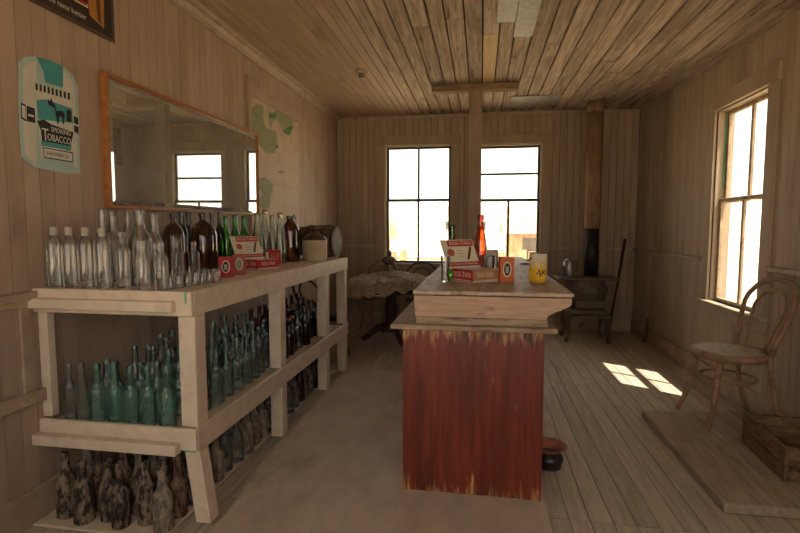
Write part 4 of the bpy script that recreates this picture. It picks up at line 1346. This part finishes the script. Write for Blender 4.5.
# ------------------------------------------------------------------ round table with rough cloth
tb = thing('round_table', 'dark round pedestal table under a rough grey cloth', 'table', (-1.10, 6.0, 0.0005))
tb.scale = (1, 1, 1.04)
G().lathe([(0, 0.665), (0.52, 0.665), (0.53, 0.675), (0.53, 0.692), (0.52, 0.70), (0, 0.70)], 36).build('table_top', 'dark_wood', tb)
G().lathe([(0.46, 0.60), (0.475, 0.60), (0.475, 0.664), (0.46, 0.664)], 32, smooth=False).build('apron', 'dark_wood', tb)
G().lathe([(0.10, 0.10), (0.11, 0.14), (0.07, 0.22), (0.085, 0.38), (0.06, 0.50), (0.09, 0.60), (0.16, 0.664)], 20).build('pedestal', 'dark_wood', tb)
for i in range(4):
    a = i * math.pi / 2 + 0.5
    cx_, sx_ = math.cos(a), math.sin(a)
    G().tube([(cx_ * 0.06, sx_ * 0.06, 0.18), (cx_ * 0.18, sx_ * 0.18, 0.15), (cx_ * 0.30, sx_ * 0.30, 0.07), (cx_ * 0.38, sx_ * 0.38, 0.03)], [0.045, 0.04, 0.035, 0.03], 8).build('leg', 'dark_wood', tb)
g = G(); vs, fs = [], []
NR, NA = 26, 96
from mathutils import noise as mnoise
for i in range(NR + 1):
    rr = 0.615 * i / NR
    for j in range(NA):
        a = 2 * math.pi * j / NA
        rj = rr * (1 + 0.06 * math.sin(3 * a + 1) * (i / NR))
        xx, yy = rj * math.cos(a), rj * math.sin(a)
        n1 = mnoise.noise(Vector((xx * 3.2, yy * 3.2, 3.1))); n2 = mnoise.noise(Vector((xx * 10, yy * 6, 8.0)))
        rg = 1 - abs(mnoise.noise(Vector((xx * 4.5 + 0.8 * n1, yy * 4.5, 1.7)))) * 2.2
        zz = 0.712 + 0.05 * max(0, n1 + 0.3) + 0.045 * max(0, rg) ** 2 + 0.018 * n2 + 0.06 * math.exp(-((xx + 0.1) ** 2 + (yy - 0.3) ** 2) / 0.05)
        if rj > 0.535:
            zz = 0.715 - (rj - 0.535) * (0.7 + 2.2 * abs(mnoise.noise(Vector((math.cos(a) * 3.1, math.sin(a) * 3.1, 5.0))))) + 0.03 * n2
        vs.append((xx, yy, max(zz, 0.703 if rj < 0.54 else 0.55)))
for i in range(NR):
    for j in range(NA):
        j2 = (j + 1) % NA
        fs.append((i * NA + j, i * NA + j2, (i + 1) * NA + j2, (i + 1) * NA + j))
ctb = tag(g.add(vs, fs, True).build('rough_cloth', 'cloth'), 'crumpled grey-brown cloth spread over the round table', 'cloth')
ctb.location = (-1.10, 6.0, 0.028)
# oil lamp on the sill
p = ony(389, 262, 6.36)
lm = thing('oil_lamp', 'small dark glass oil lamp standing on the cloth of the round table', 'lamp', (p.x, p.y, 0.835))
G().lathe([(0, 0.004), (0.065, 0), (0.068, 0.012), (0.03, 0.03), (0.022, 0.06), (0.026, 0.075)], 20).build('foot', 'dirty_dark', lm)
G().lathe([(0.024, 0.0755), (0.055, 0.085), (0.088, 0.12), (0.092, 0.145), (0.075, 0.175), (0.035, 0.192), (0.03, 0.195)], 24).build('font', 'dirty_dark', lm)
G().lathe([(0.026, 0.1955), (0.034, 0.20), (0.036, 0.225), (0.03, 0.24), (0.036, 0.245), (0.02, 0.27), (0, 0.272)], 16).build('burner', 'iron', lm)
# dark box beside the far bar
bx_ = thing('dark_box', 'dark wooden box on the floor between the bar and the round table', 'box', (-0.60, 4.95, 0.001), 0.1)
box('body', 'dark_wood', (-0.12, 0.12, -0.12, 0.12, 0, 0.15), bx_, 0.004)
box('lid', 'dark_wood', (-0.13, 0.13, -0.13, 0.13, 0.151, 0.17), bx_, 0.004)

# ------------------------------------------------------------------ stove corner
SX, SY = 1.30, 6.42
st = thing('iron_stove', 'rusty black cast iron stove on curved legs in the room corner', 'stove', (SX, SY, 0.0005))
G().box(-0.36, 0.36, -0.24, 0.24, 0.765, 0.792, bev=0.008).build('top_plate', 'iron', st)
G().lathe([(0.20, 0.40), (0.22, 0.42), (0.21, 0.46), (0.255, 0.52), (0.285, 0.60), (0.285, 0.66), (0.25, 0.72), (0.27, 0.764)], 28, Matrix.Diagonal((0.95, 0.78, 1, 1))).build('fire_pot', 'iron', st)
G().box(-0.245, 0.245, -0.235, 0.20, 0.34, 0.40, bev=0.012).build('base', 'iron', st)
G().box(-0.265, 0.265, -0.30, 0.05, 0.318, 0.339, bev=0.008).build('hearth_shelf', 'iron', st)
G().box(-0.15, 0.15, -0.252, -0.225, 0.43, 0.52, bev=0.004).build('grate_frame', 'iron', st)
for k in range(6):
    G().box(-0.125 + k * 0.046, -0.105 + k * 0.046, -0.262, -0.2525, 0.44, 0.51).build('grate_bar', 'iron', st)
G().box(-0.09, 0.09, -0.262, -0.235, 0.60, 0.68, bev=0.006).build('fire_door', 'iron', st)
G().lathe([(0.0, 0.792), (0.10, 0.792), (0.10, 0.798), (0, 0.80)], 20, Matrix.Translation((0.04, -0.10, 0))).build('lid', 'iron', st)
for sx in (-1, 1):
    for sy in (-1, 1):
        bx0, by0 = sx * 0.21, sy * 0.17 - 0.03
        G().tube([(bx0, by0, 0.335), (bx0 + sx * 0.03, by0 + sy * 0.02, 0.24), (bx0 + sx * 0.01, by0 + sy * 0.01, 0.10), (bx0 + sx * 0.04, by0 + sy * 0.03, 0.0)], [0.035, 0.03, 0.018, 0.024], 8).build('leg', 'iron', st)
PX, PYY = 1.385, 6.52
pp = thing('stove_pipe', 'tall stove pipe, black below and tan above, rising into the ceiling', 'pipe', (PX, PYY, 0.793))
zt = ZC - sag(PX, PYY) - 0.793 - 0.012
G().lathe([(0.086, 0.0), (0.086, 0.60)], 24).build('lower_pipe', 'pipe_black', pp)
G().lathe([(0.089, 0.601), (0.094, 0.605), (0.094, 1.30), (0.097, 1.305), (0.097, 1.32), (0.094, 1.325), (0.094, zt - 0.12)], 24).build('upper_pipe', 'pipe_tan', pp)
G().lathe([(0.095, zt - 0.125), (0.10, zt - 0.12), (0.10, zt)], 24).build('collar', 'pipe_tan', pp)
cp = thing('coffee_pot', 'small dented metal coffee pot on the stove top', 'coffee pot', (SX - 0.20, SY + 0.02, 0.7935), 0.4)
cp.scale = (1.2, 1.2, 1.2)
G().lathe([(0, 0.003), (0.068, 0), (0.07, 0.006), (0.052, 0.15), (0.050, 0.155)], 20).build('body', 'pot_metal', cp)
G().lathe([(0.052, 0.1555), (0.045, 0.17), (0.012, 0.182), (0.012, 0.20), (0, 0.202)], 16).build('lid', 'pot_metal', cp)
G().tube([(-0.055, 0, 0.08), (-0.085, 0, 0.12), (-0.095, 0, 0.15)], [0.016, 0.011, 0.008], 8).build('spout', 'pot_metal', cp)
G().tube([(0.05, 0, 0.14), (0.09, 0, 0.145), (0.10, 0, 0.10), (0.085, 0, 0.05), (0.062, 0, 0.045)], 0.007, 6).build('handle', 'iron', cp)
pk = G().tube([(1.63, 6.60, 0.008), (1.79, 6.80, 0.70), (1.90, 6.94, 1.25)], [0.018, 0.016, 0.02], 8).build('wooden_pole', 'dark_wood')
tag(pk, 'dark wooden pole leaning in the corner behind the stove', 'pole')
hg = thing('iron_hook_bar', 'small dark rusty iron bar leaning on the wall near the stove corner', 'iron bar', (XR - 0.045, 6.30, 0.0005))
G().tube([(-0.02, 0, 0.008), (0.005, 0.0, 0.16), (0.012, 0.02, 0.30)], [0.02, 0.022, 0.012], 8).build('bar', 'iron', hg)
G().tube([(-0.01, -0.04, 0.17), (0.0, 0.0, 0.18), (-0.01, 0.05, 0.15)], [0.012, 0.014, 0.01], 8).build('cross_bar', 'iron', hg)

# ------------------------------------------------------------------ step and crate by the right wall
sp_ = thing('wooden_step', 'low weathered plank step on the floor below the sunny window', 'step', (0, 0, 0))
ends = ((1.195, 1.545), (1.551, 1.80), (1.806, XR - 0.03))
for k, (a, b) in enumerate(ends):
    pl = G().box(a, b, 2.53 + 0.012 * k, 3.79 + 0.05 * k, 0.001, step_z - 0.002 * (k == 1), bev=0.008).build('plank', 'step_wood', sp_)
cr = thing('wooden_crate', 'open weathered wooden crate on the step below the chair', 'crate', (1.60, 2.80, step_z + 0.0008), math.radians(-4))
cl_, cw_, chh = 0.50, 0.34, 0.19
for nm, a in (('side_board', (0, 0.016, 0, cl_, 0, 0.09)), ('side_board', (0, 0.016, 0, cl_, 0.095, chh)), ('side_board', (cw_ - 0.016, cw_, 0, cl_, 0, 0.09)), ('side_board', (cw_ - 0.016, cw_, 0, cl_, 0.095, chh)),
              ('end_board', (0.017, cw_ - 0.017, 0.004, 0.024, 0, chh)), ('end_board', (0.017, cw_ - 0.017, cl_ - 0.024, cl_ - 0.004, 0, chh)), ('bottom_board', (0.017, cw_ / 2 - 0.002, 0.025, cl_ - 0.025, 0.002, 0.014)), ('bottom_board', (cw_ / 2 + 0.002, cw_ - 0.017, 0.025, cl_ - 0.025, 0.002, 0.014))):
    box(nm, 'crate_wood', a, cr, 0.002)
